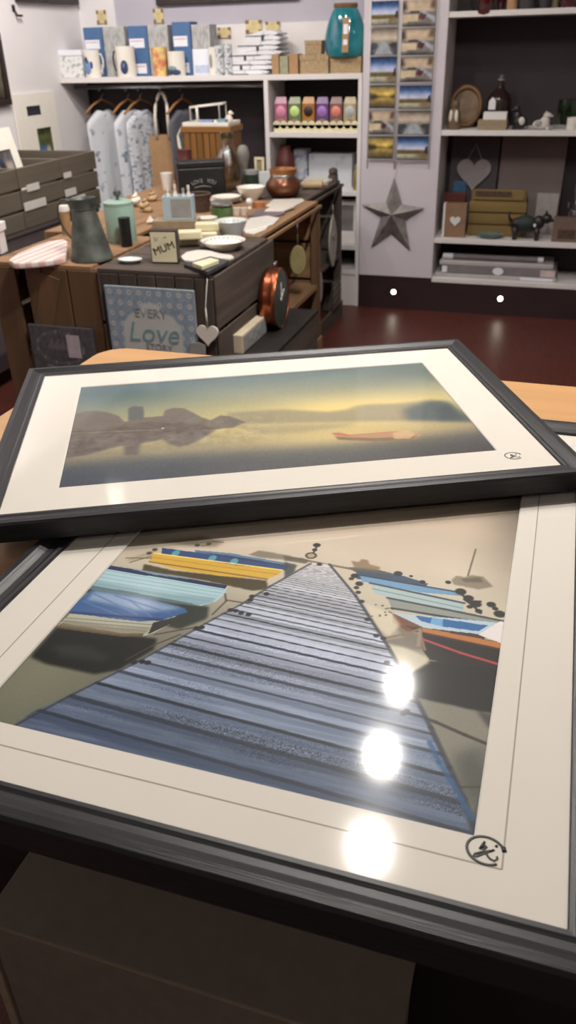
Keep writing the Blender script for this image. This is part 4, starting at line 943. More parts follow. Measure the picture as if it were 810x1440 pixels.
P.poly([(sw*x, sh_*y) for x, y in ((0.28, 0.20), (0.34, 0.26), (0.32, 0.33), (0.50, 0.315), (0.68, 0.33), (0.66, 0.26), (0.72, 0.20), (0.50, 0.22))], (104, 158, 184), 0.95)
j = thing('love_sign', 'pale blue patterned LOVE STORY sign hung on the grey crate front', 'sign', ((q0[0]+q1[0])/2, yS, zt-sh_), 0, None)
b = B(); b.box(-sw/2, sw/2, 0.001, 0.009, 0, sh_); b.build('board', m_grey, j, 0.001)
P.mesh('face', painted('sign_print', 0.5), j, Matrix.Translation((-sw/2, 0.0, 0)) @ FACE, 0.9)
m_teal = mat('teal_letter', (124, 160, 162), 0.6); m_gl = mat('grey_letter', (146, 152, 152), 0.6)
def signtext(t, s, x, z, m, shear=0.0): lettering(t, s, m, j, Matrix.Translation((x, -0.0012, z)) @ FACE, 'lettering', shear)
signtext('EVERY', sw*0.13, 0, sh_*0.74, m_gl); signtext('Love', sw*0.30, 0, sh_*0.53, m_teal, 0.25); signtext('STORY', sw*0.10, sw*0.06, sh_*0.385, m_gl); signtext('IS BEAUTIFUL', sw*0.052, 0, sh_*0.275, m_paper)
# slate sign with price ticket
yS = 2.480; q0, q1 = ony(39, 458, yS), ony(129, 461, yS); sw = q1[0]-q0[0]; sh_ = sw*0.66; zt = (q0[2]+q1[2])/2
P = Paint(90, 60, sw, sh_, (88, 86, 90)); P.a += (P.noise(30, 20)*26)[..., None]
rg = np.random.RandomState(5)
for k in range(34):
    a = k*2*PI/34; x, y = sw*(0.46+0.36*math.cos(a)), sh_*(0.55+0.34*math.sin(a)); P.dot((x, y), 0.006, ((150, 150, 152), (120, 104, 112), (98, 116, 100))[k % 3], 0.7)
for k in range(18): P.dot((sw*(0.22+0.5*k/17), sh_*(0.14-0.05*math.sin(k*PI/17))), 0.0042, (166, 164, 164), 0.7)
for k in range(10): P.line((sw*(0.28+0.03*k), sh_*0.52), (sw*(0.29+0.03*k), sh_*(0.60+0.06*(k % 3))), 0.002, (150, 146, 150), 0.7)
j = thing('slate_sign', 'small dark slate sign with a wreath and white price ticket, low on the pine crate', 'sign', ((q0[0]+q1[0])/2, yS, zt-sh_))
b = B(); b.box(-sw/2, sw/2, 0.001, 0.012, 0, sh_); b.build('board', m_slate, j, 0.001)
P.mesh('face', painted('sign_print', 0.5), j, Matrix.Translation((-sw/2, 0, 0)) @ FACE, 0.9)
b = B(); b.box(sw*0.08, sw*0.28, -0.0022, -0.0012, sh_*0.36, sh_*0.84); b.build('price_ticket', mat('ticket_lilac', (186, 176, 182), 0.7), j)
# white heart on a string
def heart_poly(w_, n=40):
    q = []
    for k in range(n):
        t = 2*PI*k/n; q.append((w_/2*math.sin(t)**3, w_/2*(13*math.cos(t)-5*math.cos(2*t)-2*math.cos(3*t)-math.cos(4*t))/16))
    return q
yS = 2.470; q = ony(292, 470, yS); hw = 33*mpp(q); z_top = ony(297, 392, yS)[2]
j = thing('heart_decoration', 'white wooden heart hanging by string from the grey crate corner', 'heart', q)
b = B(); b.prism(heart_poly(hw), -0.004, 0.004); b.build('heart', m_cer, j, 0.002)
b = B(); b.tube([(0, -0.005, hw*0.30), (0.0, -0.002, z_top*0.4+(hw*0.3+q[2])*0.6-q[2]), (0.012, 0.004, z_top-q[2])], 0.0016, 6); b.tube([(0.003, -0.005, hw*0.30), (0.001, -0.002, hw*0.5+0.05)], 0.0025, 6); b.build('string', m_string, j)
q = ony(277, 489, yS)
b = B(); b.prism([(-0.03, -0.025), (0.032, -0.03), (0.034, 0.012), (0.012, 0.020), (-0.026, 0.016)], -0.002, 0.002); solo('paper_tag', b, m_grey, 'crumpled grey paper tag left of the white heart', 'tag', (q[0], yS-0.002, q[2]))
# text block lying on the low crate
p = onz(331, 497, LZ)
j = thing('word_block', 'long cream wooden block with grey lettering on its side, low beside the grey crate', 'sign', (p[0]+0.012, p[1]+0.13, LZ), 0.0)
b = B(); b.box(-0.018, 0.018, -0.13, 0.13, 0, 0.068); b.build('block', mat('cream_wood', (206, 192, 164), 0.7, 0, 0.08, 20), j, 0.002)
b = B(); b.box(0.0182, 0.0192, -0.122, 0.122, 0.004, 0.060); b.build('face', m_grey, j)
lettering('HOME', 0.055, m_gl, j, Matrix.Translation((0.0196, 0, 0.032)) @ Matrix.Rotation(PI/2, 4, 'Z') @ FACE)
# copper-rimmed clock
p = onz(378, 470, LZ); rr = 0.114
j = thing('copper_clock', 'round copper-rimmed clock with a dark face standing beside the crates', 'clock', (-1.008, p[1]+0.10, LZ+rr), math.radians(3))
b = B(); b.at(0, 0, 0, ry=PI/2); b.lathe([(0, -0.045), (rr*0.9, -0.045), (rr*0.97, -0.038), (rr, -0.02), (rr*0.965, -0.008), (rr, 0.004), (rr, 0.014), (rr*0.985, 0.022), (rr*0.965, 0.018)], 44); b.build('copper_rim', m_copper, j)
b = B(); b.at(0, 0, 0, ry=PI/2); b.lathe([(rr*0.966, 0.0185), (0, 0.0185)], 40); b.build('face', mat('dark_green_face', (56, 66, 60), 0.3, 0, 0.1), j)
b = B(); b.box(0.019, 0.021, -0.003, 0.003, -0.01, 0.06); b.at(0, 0, 0, rx=-1.0); b.box(0.019, 0.021, -0.003, 0.003, -0.01, 0.045); b.build('hands', m_paper, j)
b = B(); b.tube([(0, -0.012, rr), (0, -0.012, rr+0.022), (0, 0.012, rr+0.022), (0, 0.012, rr)], 0.003, 8); b.build('hanging_loop', m_silver, j)
# inside the open pine crate
j = thing('wicker_basket', 'round dark wicker basket with a white ticket in the open pine crate', 'basket', (-1.165, 3.30, 0.3605))
b = B(); b.lathe([(0, 0), (0.062, 0), (0.08, 0.07), (0.07, 0.15), (0.063, 0.15), (0.07, 0.07), (0.055, 0.01), (0, 0.01)], 28); b.build('body', m_basket, j)
b = B(); b.tube([(0.066*math.cos(a), 0.066*math.sin(a), 0.152) for a in np.linspace(0, 2*PI, 22, endpoint=False)], 0.006, 8, 0, True); b.build('rim', m_basket, j)
b = B(); b.at(0.079, -0.03, 0.055, rz=-0.5); b.box(-0.001, 0.001, -0.028, 0.028, -0.03, 0.045); b.build('price_ticket', m_paper, j)
p = ony(419, 366, 3.62)
j = thing('oval_plaque', 'olive oval plaque hanging above the basket in the open pine crate', 'plaque', (p[0], 3.62, p[2]), math.radians(20))
b = B(); b.at(0, 0, 0, rx=PI/2); b.lathe([(0, -0.006), (0.048, -0.006), (0.05, 0), (0.046, 0.008), (0, 0.009)], 30, 0, 0.8, 1.35); b.build('plaque', mat('olive_paint', (148, 138, 92), 0.6, 0, 0.15, 20), j)
b = B(); b.tube([(0, 0, 0.066), (0, 0.0, TZ-0.017-p[2])], 0.0015, 6); b.build('string', m_string, j)
p = ony(412, 402, 3.3)
# at the open dark crate
xC = -1.150
def wing(sgn):
    q = []
    for k in range(15):
        t = k/14.0; q.append((sgn*(0.012+0.062*math.sin(PI*min(1, t*1.02))**0.8), 0.10-0.26*t))
    for k in range(15):
        t = 1-k/14.0; q.append((sgn*0.010, 0.10-0.24*t))
    return q
p = onx(468, 332, xC)
j = thing('wing_ornament', 'pair of grey-white wooden wings hung on the dark crate', 'ornament', (xC, p[1], p[2]), PI/2)
for s, nm in ((-1, 'wing'), (1, 'wing')):
    b = B(); b.prism(wing(s), -0.004, 0.004); b.build('wing', mat('washed_white_wood', (172, 166, 156), 0.8, 0, 0.15, 30), j, 0.001)
b = B(); b.box(-0.0095, 0.0095, -0.005, 0.005, -0.13, 0.11); b.build('spine', m_grey, j)
b = B(); b.prism(heart_poly(0.05), -0.0095, -0.0055); b.build('heart', m_grey, j)
b = B(); b.tube([(0, 0, 0.11), (0, 0, 0.16)], 0.0015, 6); b.build('string', m_string, j)
p = onx(474, 412, xC)
P = Paint(40, 40, 0.16, 0.15, (120, 110, 96))
for k in range(4): P.line((0, 0.02+0.038*k), (0.16, 0.035+0.038*k), 0.008, (62, 56, 52))
j = thing('striped_plaque', 'square plaque with dark stripes low on the dark crate', 'plaque', (xC, p[1], p[2]-0.075), PI/2)
b = B(); b.box(-0.08, 0.08, 0.001, 0.010, 0, 0.15); b.build('board', m_slate, j)
P.mesh('face', painted('sign_print', 0.5), j, Matrix.Translation((-0.08, 0, 0)) @ FACE, 0.8)
p = onx(450, 404, xC)
b = B(); b.at(0, 0, 0, ry=PI/2); b.lathe([(0, -0.006), (0.055, -0.006), (0.058, 0), (0.054, 0.006), (0, 0.007)], 26, 0, 1.35, 0.62)
solo('oval_mirror', b, m_grey, 'narrow pale oval plaque left of the striped plaque on the dark crate', 'plaque', (xC, p[1], p[2]))
# ------------------------------------------------------------------ print rack along the left wall
m_rk = wood('rack_slat_y', (96, 87, 74), 1, 0.8, 0.18, 20, 0.2); m_rkx = wood('rack_slat_x', (96, 87, 74), 0, 0.8, 0.18, 20, 0.2)
m_rkd = mat('rack_cabinet', (84, 76, 76), 0.7, 0, 0.1, 10)
XR_, RZ0, RZ1 = -2.45, 0.66, 0.93
cab = thing('rack_cabinet', 'low dark cabinet carrying the slatted print crates along the left wall', 'cabinet', (-2.71, 3.2, 0))
b = B(); b.box(-0.24, 0.25, -0.98, 0.98, 0.07, RZ0-0.02); b.build('body', m_rkd, cab, 0.003)
b = B(); b.box(-0.245, 0.258, -0.99, 0.99, RZ0-0.0195, RZ0-0.0005); b.build('top', m_rkd, cab, 0.002)
b = B(); b.box(-0.22, 0.22, -0.95, 0.95, 0, 0.0695); b.build('plinth', m_black, cab)
m_tick = mat('ticket_white', (206, 202, 196), 0.7, 0, 0.03)
def print_crate(y0, y1, label, ticks):
    cy = (y0+y1)/2; hy = (y1-y0)/2
    root = thing('print_crate', label, 'crate', (-2.70, cy, RZ0), 0, 'slatted print crates along the left wall')
    for sy in (-1, 1):
        for sx, xx in ((-1, -0.235), (1, 0.225)):
            b = B(); b.box(xx-0.01, xx+0.01, sy*(hy-0.022)-0.011, sy*(hy-0.022)+0.011, 0, 0.262); b.build('corner_post', m_rk, root)
    zs = [(0.002, 0.080), (0.092, 0.172), (0.184, 0.272)]
    for z0, z1 in zs:
        b = B(); b.box(0.236, 0.250, -hy+0.002, hy-0.002, z0, z1); b.build('front_slat', m_rk, root, 0.002)
        b = B(); b.box(-0.256, -0.246, -hy+0.002, hy-0.002, z0, z1); b.build('rear_slat', m_rk, root, 0.002)
        for sy in (-1, 1):
            b = B(); b.box(-0.244, 0.234, sy*(hy-0.007)-0.005, sy*(hy-0.007)+0.004, z0, z1); b.build('end_slat', m_rkx, root, 0.002)
    b = B(); b.box(-0.243, 0.233, -hy+0.013, hy-0.013, 0.0, 0.0015); b.build('base', m_rkd, root)
    for px0, px1, py0, py1 in ticks:
        a = onx(px0, (py0+py1)/2+2, XR_+0.002); c = onx(px1, (py0+py1)/2-2, XR_+0.002); h = (py1-py0)*mpp(a)*0.9
        b = B(); zc = (a[2]+c[2])/2-RZ0; b.box(0.2503, 0.2535, a[1]-cy, c[1]-cy, zc-h/2, zc+h/2); b.build('price_ticket', m_tick, root)
    return root
print_crate(3.00, 3.465, 'grey-green slatted print crate at the left edge of the view', [])
print_crate(3.47, 3.845, 'grey-green slatted print crate in the middle with a long white ticket', [(38, 55, 258, 268), (34, 65, 281, 293)])
print_crate(3.85, 4.20, 'grey-green slatted print crate furthest along, near the hanging shirts', [(90, 100, 242, 250), (92, 107, 265, 275), (101, 120, 275, 283)])
# mounted prints standing in the crates
def mount(label, X, yc, w_, h, wins, ry=0.16, tone=(236, 230, 219)):
    root = thing('mounted_print', label, 'picture', (X, yc, RZ0+0.004), 0, None, 0, -ry)
    m = mat('mount_cream_%d' % tone[2], tone, 0.7, 0, 0.02)
    ys = sorted({-w_/2, w_/2, *[q for a in wins for q in (a[0], a[1])]}); zs = sorted({0, h, *[q for a in wins for q in (a[2], a[3])]})
    b = B()
    for i in range(len(ys)-1):
        for k in range(len(zs)-1):
            yc_, zc_ = (ys[i]+ys[i+1])/2, (zs[k]+zs[k+1])/2
            if not any(a[0] < yc_ < a[1] and a[2] < zc_ < a[3] for a in wins): b.box(-0.004, 0.004, ys[i], ys[i+1], zs[k], zs[k+1])
    b.build('mount', m, root)
    b = B(); b.box(-0.0065, -0.0045, -w_/2, w_/2, 0, h); b.build('backing', m_carton, root)
    for a in wins:
        P = Paint(30, 30, a[1]-a[0], a[3]-a[2], a[4])
        for q in a[5]: P.poly([(x*P.w, y*P.h) for x, y in q[0]], q[1], 1, 1)
        P.a += (P.noise(8, 8)*40)[..., None]
        P.mesh('picture', m_print, root, Matrix.Translation((0.0, a[0], a[2])) @ Matrix.Rotation(PI/2, 4, 'Z') @ FACE)
    return root
SQ = lambda x0, x1, y0, y1: ((x0, y0), (x1, y0), (x1, y1), (x0, y1))
a = onx(15, 140, XL); c = onx(88, 228, XL)
wA = c[1]-a[1]; zA = 0.80
j = mount('cream mounted print with two windows hung on the left wall', XL+0.0075, (a[1]+c[1])/2, wA, a[2]-zA+0.02,
      [(wA*-0.22, wA*0.12, 0.285, 0.335, (50, 50, 54), []), (wA*-0.06, wA*0.30, 0.02, 0.215, (88, 92, 58), [(SQ(0.1, 0.5, 0, 0.55), (72, 104, 158)), (SQ(0.55, 0.8, 0.05, 0.5), (176, 172, 160)), (SQ(0, 1, 0.85, 1), (54, 60, 36))])], 0.0)
j.location.z = zA
mount('cream mounted print in the slatted crate, cut off by the left edge, one dark window', -2.525, 3.60, 0.215, 0.435,
      [(-0.075, 0.055, 0.16, 0.34, (92, 88, 90), [(SQ(0.1, 0.4, 0.2, 0.8), (50, 52, 64)), (SQ(0.5, 0.9, 0.0, 0.7), (176, 164, 152))])], 0.22)
# pictures hung high up
m_dkframe = mat('dark_frame_wood', (44, 34, 32), 0.45, 0, 0.2, 20)
def wallframe(label, loc, rz, w_, h, fw=0.035):
    root = thing('framed_picture', label, 'picture frame', loc, rz)
    for a in ((-w_/2, w_/2, 0, fw), (-w_/2, w_/2, h-fw, h), (-w_/2, -w_/2+fw, fw, h-fw), (w_/2-fw, w_/2, fw, h-fw)):
        b = B(); b.box(a[0], a[1], -0.028, -0.002, a[2], a[3]); b.build('frame_side', m_dkframe, root, 0.003)
    P = Paint(40, 40, w_-2*fw, h-2*fw, (92, 88, 74)); P.vgrad([(0, (70, 62, 50)), (h*0.4, (120, 116, 96)), (h, (150, 160, 168))]); P.a += (P.noise(9, 9)*40)[..., None]
    P.mesh('picture', m_print, root, Matrix.Translation((-w_/2+fw, -0.012, fw)) @ FACE); return root
a, c = ony(222, 8, YB), ony(422, 2, YB)
wallframe('wide dark picture frame high on the lilac wall, only its lower edge in view', ((a[0]+c[0])/2, YB, a[2]), 0, c[0]-a[0], 0.62, 0.045)
a, c = onx(20, 2, XL), onx(118, 4, XL)
wallframe('dark picture frame high on the left wall near the corner', (XL, (a[1]+min(c[1], 5.11))/2, a[2]), PI/2, min(c[1], 5.11)-a[1], 0.6)
a = onx(12, 147, XL)
wallframe('dark framed picture on the left wall cut off by the edge of the view', (XL, a[1]-0.25, a[2]), PI/2, 0.5, 0.34, 0.03)
q = onx(20, 22, XL); b = B(); b.tube([(0.004, -0.0, 0.035), (0.02, 0, 0.0), (0.02, 0.045, 0.0)], 0.006, 8); b.box(-0.0, 0.006, -0.012, 0.012, 0.02, 0.05)
solo('wall_bracket', b, m_black, 'small black angled bracket on the left wall', 'bracket', (XL, q[1], q[2]))

# ------------------------------------------------------------------ hanging clothes and bag
m_rob = wood('hanger_wood', (150, 104, 62), 0, 0.5, 0.15, 20, 0.05)
m_g1 = mat('printed_cotton', (212, 214, 220), 0.9, 0, 0.1, 16, 0.1, (1, 1, 1), (96, 110, 128), (0.60, 0.70))
m_g2 = mat('printed_cotton_fine', (206, 209, 216), 0.9, 0, 0.1, 34, 0.1, (1, 1, 1.6), (120, 130, 148), (0.50, 0.66))
m_g3 = mat('grey_cotton', (96, 98, 106), 0.9, 0, 0.1, 20)
RAIL_Y, RAIL_Z = YF+0.15, 1.205
def garment(label, x, rz, m, w_=0.34, ln=0.60, shz=1.085):
    root = thing('hanging_shirt', label, 'shirt', (x, RAIL_Y, shz), rz, 'shirts on the hanging rail')
    # body: a soft folded sheet with shoulders, built as a grid closed front and back
    nu, nv = 15, 16; b = B(); vs = []; fs = []
    for side in (-1, 1):
        for i in range(nv):
            v = i/(nv-1)
            for k in range(nu):
                u = -1+2*k/(nu-1)
                half = w_/2*(1.0-0.10*math.sin(v*PI*0.6)) if v > 0.10 else w_/2*(0.94+0.6*v)
                top = 0.045-0.085*abs(u)**1.2 if abs(u) > 0.28 else 0.045-0.085*0.28**1.2-0.012*(1-abs(u)/0.28)
                z = top*(1-v)-ln*v
                th = 0.014*(1-abs(u)**6)+0.003
                y = side*th+0.008*math.sin(u*7+v*1.5+x*9)*v+0.005*math.sin(u*13+x*5)*v
                vs.append((u*half, y, z))
    n = nu*nv
    for i in range(nv-1):
        for k in range(nu-1):
            a = i*nu+k; fs.append((a, a+nu, a+nu+1, a+1)); fs.append((n+a, n+a+1, n+a+nu+1, n+a+nu))
    ring = [k for k in range(nu)]+[i*nu+nu-1 for i in range(1, nv)]+[(nv-1)*nu+k for k in range(nu-2, -1, -1)]+[i*nu for i in range(nv-2, 0, -1)]
    for i in range(len(ring)): a, c = ring[i], ring[(i+1) % len(ring)]; fs.append((a, c, c+n, a+n))
    b.add(vs, fs, 0, True); b.build('cloth', m, root)
    return root
def hanger(label, x, rz, w_=0.36, shz=1.085, m=None):
    root = thing('wooden_hanger', label, 'hanger', (x, RAIL_Y, shz), rz, 'wooden hangers on the rail')
    b = B(); b.tube([(-w_/2, 0, 0.012), (-w_*0.25, 0, 0.058), (0, 0, 0.085), (w_*0.25, 0, 0.058), (w_/2, 0, 0.012)], 0.009, 8, 0, False, None, 0.7); b.build('arms', m or m_rob, root)
    b = B(); b.tube([(0, 0, 0.082), (0, 0, 0.100), (0.020, 0, 0.112), (0.022, 0, 0.128), (0, 0, 0.1375), (-0.018, 0, 0.130)], 0.0025, 6); b.build('hook', m_chrome, root)
    return root
gx = [ony(144, 150, RAIL_Y)[0], ony(181, 150, RAIL_Y)[0], ony(198, 150, RAIL_Y)[0], ony(257, 155, RAIL_Y)[0]]
rzs = (1.22, 1.27, 1.27, 1.30)
for i, (lab, hl, m) in enumerate((('white shirt with bold blue-grey motifs, leftmost on the rail', 'wooden hanger of the leftmost shirt', m_g1), ('white printed shirt squeezed second from left on the rail', 'wooden hanger of the second shirt', m_g1),
                                  ('finely patterned pale blue-grey shirt, third on the rail beside the paper bag', 'wooden hanger of the third shirt', m_g2), ('dark grey top hanging behind the brown paper bag', 'orange wooden hanger above the brown bag', m_g3))):
    hanger(hl, gx[i], rzs[i], 0.29, 1.055); garment(lab, gx[i], rzs[i], m, 0.29, 0.62 if i < 3 else 0.34, 1.055)
BGY = RAIL_Y-0.02; a, c = ony(211, 190, BGY), ony(250, 190, BGY); bt = ony(226, 283, BGY)
bw = c[0]-a[0]; bh = a[2]-bt[2]
j = thing('carrier_bag', 'brown paper carrier bag with white rope handle hanging by the shirts', 'bag', ((a[0]+c[0])/2, RAIL_Y, bt[2]), 0.05)
b = B(); b.add([(-bw/2, -0.035, bh), (bw/2, -0.035, bh), (bw/2, 0.035, bh), (-bw/2, 0.035, bh), (-bw/2*1.0, -0.05, 0), (bw/2, -0.05, 0), (bw/2, 0.05, 0), (-bw/2, 0.05, 0)], [(0, 4, 5, 1), (1, 5, 6, 2), (2, 6, 7, 3), (3, 7, 4, 0), (4, 7, 6, 5)])
b.build('body', m_kraft, j)
b = B(); pts = [(-bw*0.22, -0.036, bh-0.02)]+[(-bw*0.22*math.cos(t)*1.0, -0.036+0.06*math.sin(t)*0.5, bh+0.10+0.13*math.sin(t)) for t in np.linspace(0, PI, 12)]+[(bw*0.22, -0.036, bh-0.02)]
b.tube(pts, 0.010, 8); b.build('rope_handle', m_shell2, j)
b = B(); zt_ = max(q[2] for q in pts); zr = RAIL_Z-bt[2]; b.tube([(0, -0.012, zt_-0.016), (0, -0.030, zt_-0.005), (0, -0.023, zr), (0, -0.012, zr+0.018), (0, 0.004, zr+0.020), (0, 0.018, zr+0.006)], 0.0028, 6); b.build('hanging_hook', m_chrome, j)
b = B(); b.add([(bw*0.05, -0.056, bh*0.22), (bw*0.47, -0.053, bh*0.34), (bw*0.45, -0.056, bh*0.02), (bw*0.30, -0.056, bh*0.02)], [(0, 1, 2, 3), (3, 2, 1, 0)]); b.build('white_print', m_paper, j)
# ------------------------------------------------------------------ on the long top shelf
SZ = 1.2625
def shbox(x0, x1, yt, y, dep, z):      # picture columns x0..x1, top row yt, front face at depth y
    a, c = ony(x0, yt, y), ony(x1, yt, y); return (a[0]+c[0])/2, c[0]-a[0], max(0.01, a[2]-z)
m_bb = mat('denim_blue_card', (72, 104, 148), 0.6, 0, 0.05, 20)
m_gb = mat('grey_hatched_card', (146, 146, 146), 0.7, 0, 0.0, 70, 0, (1, 1, 0.3), (186, 186, 184), (0.35, 0.65))
m_lab = mat('label_white', (226, 228, 236), 0.6, 0, 0.02)
m_pinkline = mat('label_rose_line', (206, 150, 160), 0.7)
yb_ = YF+0.135
zmid = ony(200, 66, yb_)[2]
def giftbox(kind, x0, x1, z, zt, label):
    a, c = ony(x0, 60, yb_), ony(x1, 60, yb_); w_ = c[0]-a[0]-0.003; h = zt-z
    root = thing('mug_box', label, 'box', ((a[0]+c[0])/2, yb_, z), 0, 'stacked mug gift boxes on the top shelf')
    b = B(); b.box(-w_/2, w_/2, 0, 0.11, 0, h); b.build('carton', m_bb if kind == 'b' else m_gb, root, 0.001)
    if kind == 'b':
        b = B(); b.box(-w_/2+0.004, w_/2-0.022, -0.0012, -0.0002, h*0.10, h*0.48); l = b.build('label_panel', m_lab, root)
        b = B(); b.box(-w_/2+0.010, w_/2-0.030, -0.0020, -0.0013, h*0.36, h*0.40); b.build('rose_line', m_pinkline, l)
    return root
zt = ony(200, 36, yb_)[2]; zm_ = SZ+(zt-SZ)*0.52
for i, (x0, x1, kind) in enumerate(((118.5, 145, 'b'), (145.5, 176, 'g'), (181, 208, 'b'), (208.5, 237, 'g'), (243, 269, 'b'))):
    nm = ('leftmost blue', 'left grey hatched', 'second blue', 'second grey hatched', 'third blue')[i]
    giftbox(kind, x0, x1, SZ, zm_-0.0005, nm+' mug box on the top shelf, lower of its stack')
    giftbox(kind, x0, x1, zm_, zt+(0.012 if i == 4 else 0), nm+' mug box on the top shelf, upper of its stack')
a, c = ony(269.5, 60, yb_), ony(299, 60, yb_)
j = thing('gift_carton', 'white carton with pale blue print under the third grey hatched box', 'box', ((a[0]+c[0])/2, yb_, SZ))
w_ = c[0]-a[0]; b = B(); b.box(-w_/2, w_/2, 0, 0.12, 0, zm_-SZ-0.001); b.build('carton', m_lab, j, 0.001)
b = B(); b.box(-w_/2+0.01, w_/2-0.01, -0.001, -0.0002, 0.01, 0.05); b.build('printed_band', mat('pale_blue_print', (184, 194, 214), 0.7), j)
giftbox('g', 270, 296, zm_, zt-0.004, 'third grey hatched mug box, resting on a white carton')
# mugs, cup and boxes in front
def mug(label, xc, wpx, yt, m, handle=0, group='white printed mugs on the top shelf', taper=1.0, deco=None, yy=None):
    y = yy or YF+0.062; p = ony(xc, 85, y); r = wpx*mpp(p)/2; h = ony(xc, yt, y+r)[2]-SZ
    root = thing('mug', label, 'mug', (p[0], y, SZ), 0, group)
    b = B(); b.lathe([(0, 0), (r*taper, 0), (r*(0.02+0.98*taper), 0.004), (r, h), (r*0.93, h), (r*0.9*taper, 0.008), (0, 0.006)], 28); b.build('body', m, root)
    if handle:
        b = B(); b.tube([(handle*(r*0.96+q[0]), 0, q[1]*h) for q in ((0, 0.82), (0.018, 0.84), (0.028, 0.65), (0.026, 0.40), (0.015, 0.22), (0, 0.2))], 0.005, 8); b.build('handle', m_cer if handle > 0 else m_black, root)
    if deco:
        for mm, q in deco:
            b = B()
            for (u, z, ru, rz_) in q:
                a = -PI/2+u; b.M = Matrix.Translation((r*1.0*math.cos(a), r*1.0*math.sin(a), z*h)) @ Matrix.Rotation(a, 4, 'Z'); b.blob(0, 0, 0, 0.0018, ru*r, rz_*h, 10)
            b.build('motif', mm, root)
    return root
m_navy = mat('navy_motif', (46, 62, 96), 0.5, 0, 0.2); m_bmot = mat('blue_motif', (112, 142, 190), 0.5, 0, 0.2); m_sea = mat('sea_mug', (222, 220, 214), 0.3, 0, 0.1, 9, 0, (1, 1, 1), (222, 220, 214), (0.4, 0.6))
mug('white mug with a blue and navy sheep motif, leftmost mug', 129.5, 22, 70, m_cer, 1, deco=[(m_bmot, [(-0.2, 0.38, 0.55, 0.28)]), (m_navy, [(-0.35, 0.60, 0.34, 0.16), (0.35, 0.45, 0.2, 0.14)])])
mug('taller white mug with a black handle and blue bird motif', 177, 27, 65, m_cer, -1, deco=[(m_navy, [(0.25, 0.32, 0.42, 0.24)]), (m_bmot, [(0.28, 0.36, 0.26, 0.16)])])
b = None
m_rain = mat('rainbow_glaze', (206, 120, 90), 0.4, 0, 0.3, 24, 0, (1, 1, 1), (224, 200, 130), (0.4, 0.6))
mug('multicoloured tapered tumbler, no handle, between the second and third mug boxes', 224.5, 23, 66, m_rain, 0, None, 0.78)
mug('white mug with a dark sea scene round its foot', 248, 24, 72, m_cer, 0, deco=[(m_navy, [(-0.5, 0.16, 0.5, 0.13), (0.3, 0.15, 0.6, 0.12)]), (mat('sea_green_motif', (122, 146, 150), 0.5), [(-0.2, 0.32, 0.7, 0.10)])])
mug('small white vase-like mug in front of the white carton', 300, 13, 66, m_cer, 0, deco=[(m_grey, [(-0.2, 0.5, 0.4, 0.26)])])
mug('grey and white patterned mug beside the tea towels, left one', 309, 13, 64, mat('grey_floral', (206, 208, 210), 0.5, 0, 0, 60, 0, (1, 1, 1), (120, 126, 134), (0.5, 0.6)), 0)
mug('grey and white patterned mug beside the tea towels, right one', 321, 12, 62, MATS['grey_floral'], 0)
xx, w_, h = shbox(78, 113, 71, YF+0.03, 0, SZ)
j = thing('biscuit_tin', 'white tin with fine grey drawings at the left end of the top shelf', 'tin', (xx, YF+0.03, SZ))
m_draw = mat('line_drawing', (224, 224, 222), 0.5, 0, 0.0, 40, 0, (1, 1, 1), (160, 164, 168), (0.52, 0.62))
b = B(); b.box(-w_/2, w_/2, 0, 0.10, 0, h*0.78); b.build('body', m_draw, j, 0.004)
b = B(); b.box(-w_/2-0.002, w_/2+0.002, -0.002, 0.102, h*0.785, h); b.build('lid', m_lab, j, 0.004)
# folded tea towels, two leaning piles
m_tow = mat('tea_towel_cotton', (222, 222, 226), 0.9, 0, 0.0, 22, 0.1, (1, 1, 1), (166, 174, 182), (0.58, 0.68)); m_rib = mat('plum_ribbon', (86, 40, 48), 0.6); m_rib2 = mat('charcoal_ribbon', (52, 50, 58), 0.6)
rows = [(303, 378, 97, 0), (308, 388, 91, 1), (312, 384, 85, 0), (316, 392, 79, 2), (322, 396, 73, 0), (330, 393, 67, 1), (334, 395, 61, 0), (342, 394, 55, 2), (346, 392, 50, 0)]
ytw = YF+0.06
z = SZ; hgts = (ony(350, 45, ytw)[2]-SZ)/len(rows)
names = ('bottom', 'second', 'third', 'fourth', 'fifth (middle)', 'sixth', 'seventh', 'eighth', 'topmost')
for i, (x0, x1, yy, rb_) in enumerate(rows):
    a, c = ony(x0, 80, ytw), ony(x1, 80, ytw); hw = (c[0]-a[0])/2
    root = thing('tea_towel', 'folded white tea towel, %s of the pile beside the kraft boxes' % (names[i]+(' one up' if 0 < i < 8 else '')), 'tea towel', ((a[0]+c[0])/2, ytw+0.09, z), 0.03*math.sin(i*2.1), 'folded tea towels')
    n = 18; b = B(); top = []; bot = []
    for k in range(n):
        u = -1+2*k/(n-1); sag = 0.002*math.sin(u*5+i*1.7)
        e = (1-abs(u)**8); sl = (0.010*i)*u*hw*(1 if u > -0.4 else 0.7)+0.006*math.sin(u*3.2+1.1)*i/8; top.append((u*hw, hgts*0.5+(hgts*0.46)*e+sag*0.4+sl)); bot.append((u*hw, hgts*0.5-(hgts*0.46)*e+sag*0.2+sl))
    poly = bot+top[::-1]; b.prism(poly, -0.085, 0.085); b.build('cloth', m_tow, root, 0.003)
    rbm = m_rib if rb_ == 1 else m_rib2
    if rb_:
        rx = hw*(0.05 if i > 4 else -0.25)
        b = B(); b.box(rx-0.007, rx+0.007, -0.0885, -0.0865, 0.001, hgts*0.97); b.build('ribbon', rbm, root)
    else:
        b = B(); b.box(-hw*0.98, hw*0.2, -0.0875, -0.0862, hgts*0.02, hgts*0.20); b.build('hem_stripe', m_rib2, root)
    z += hgts
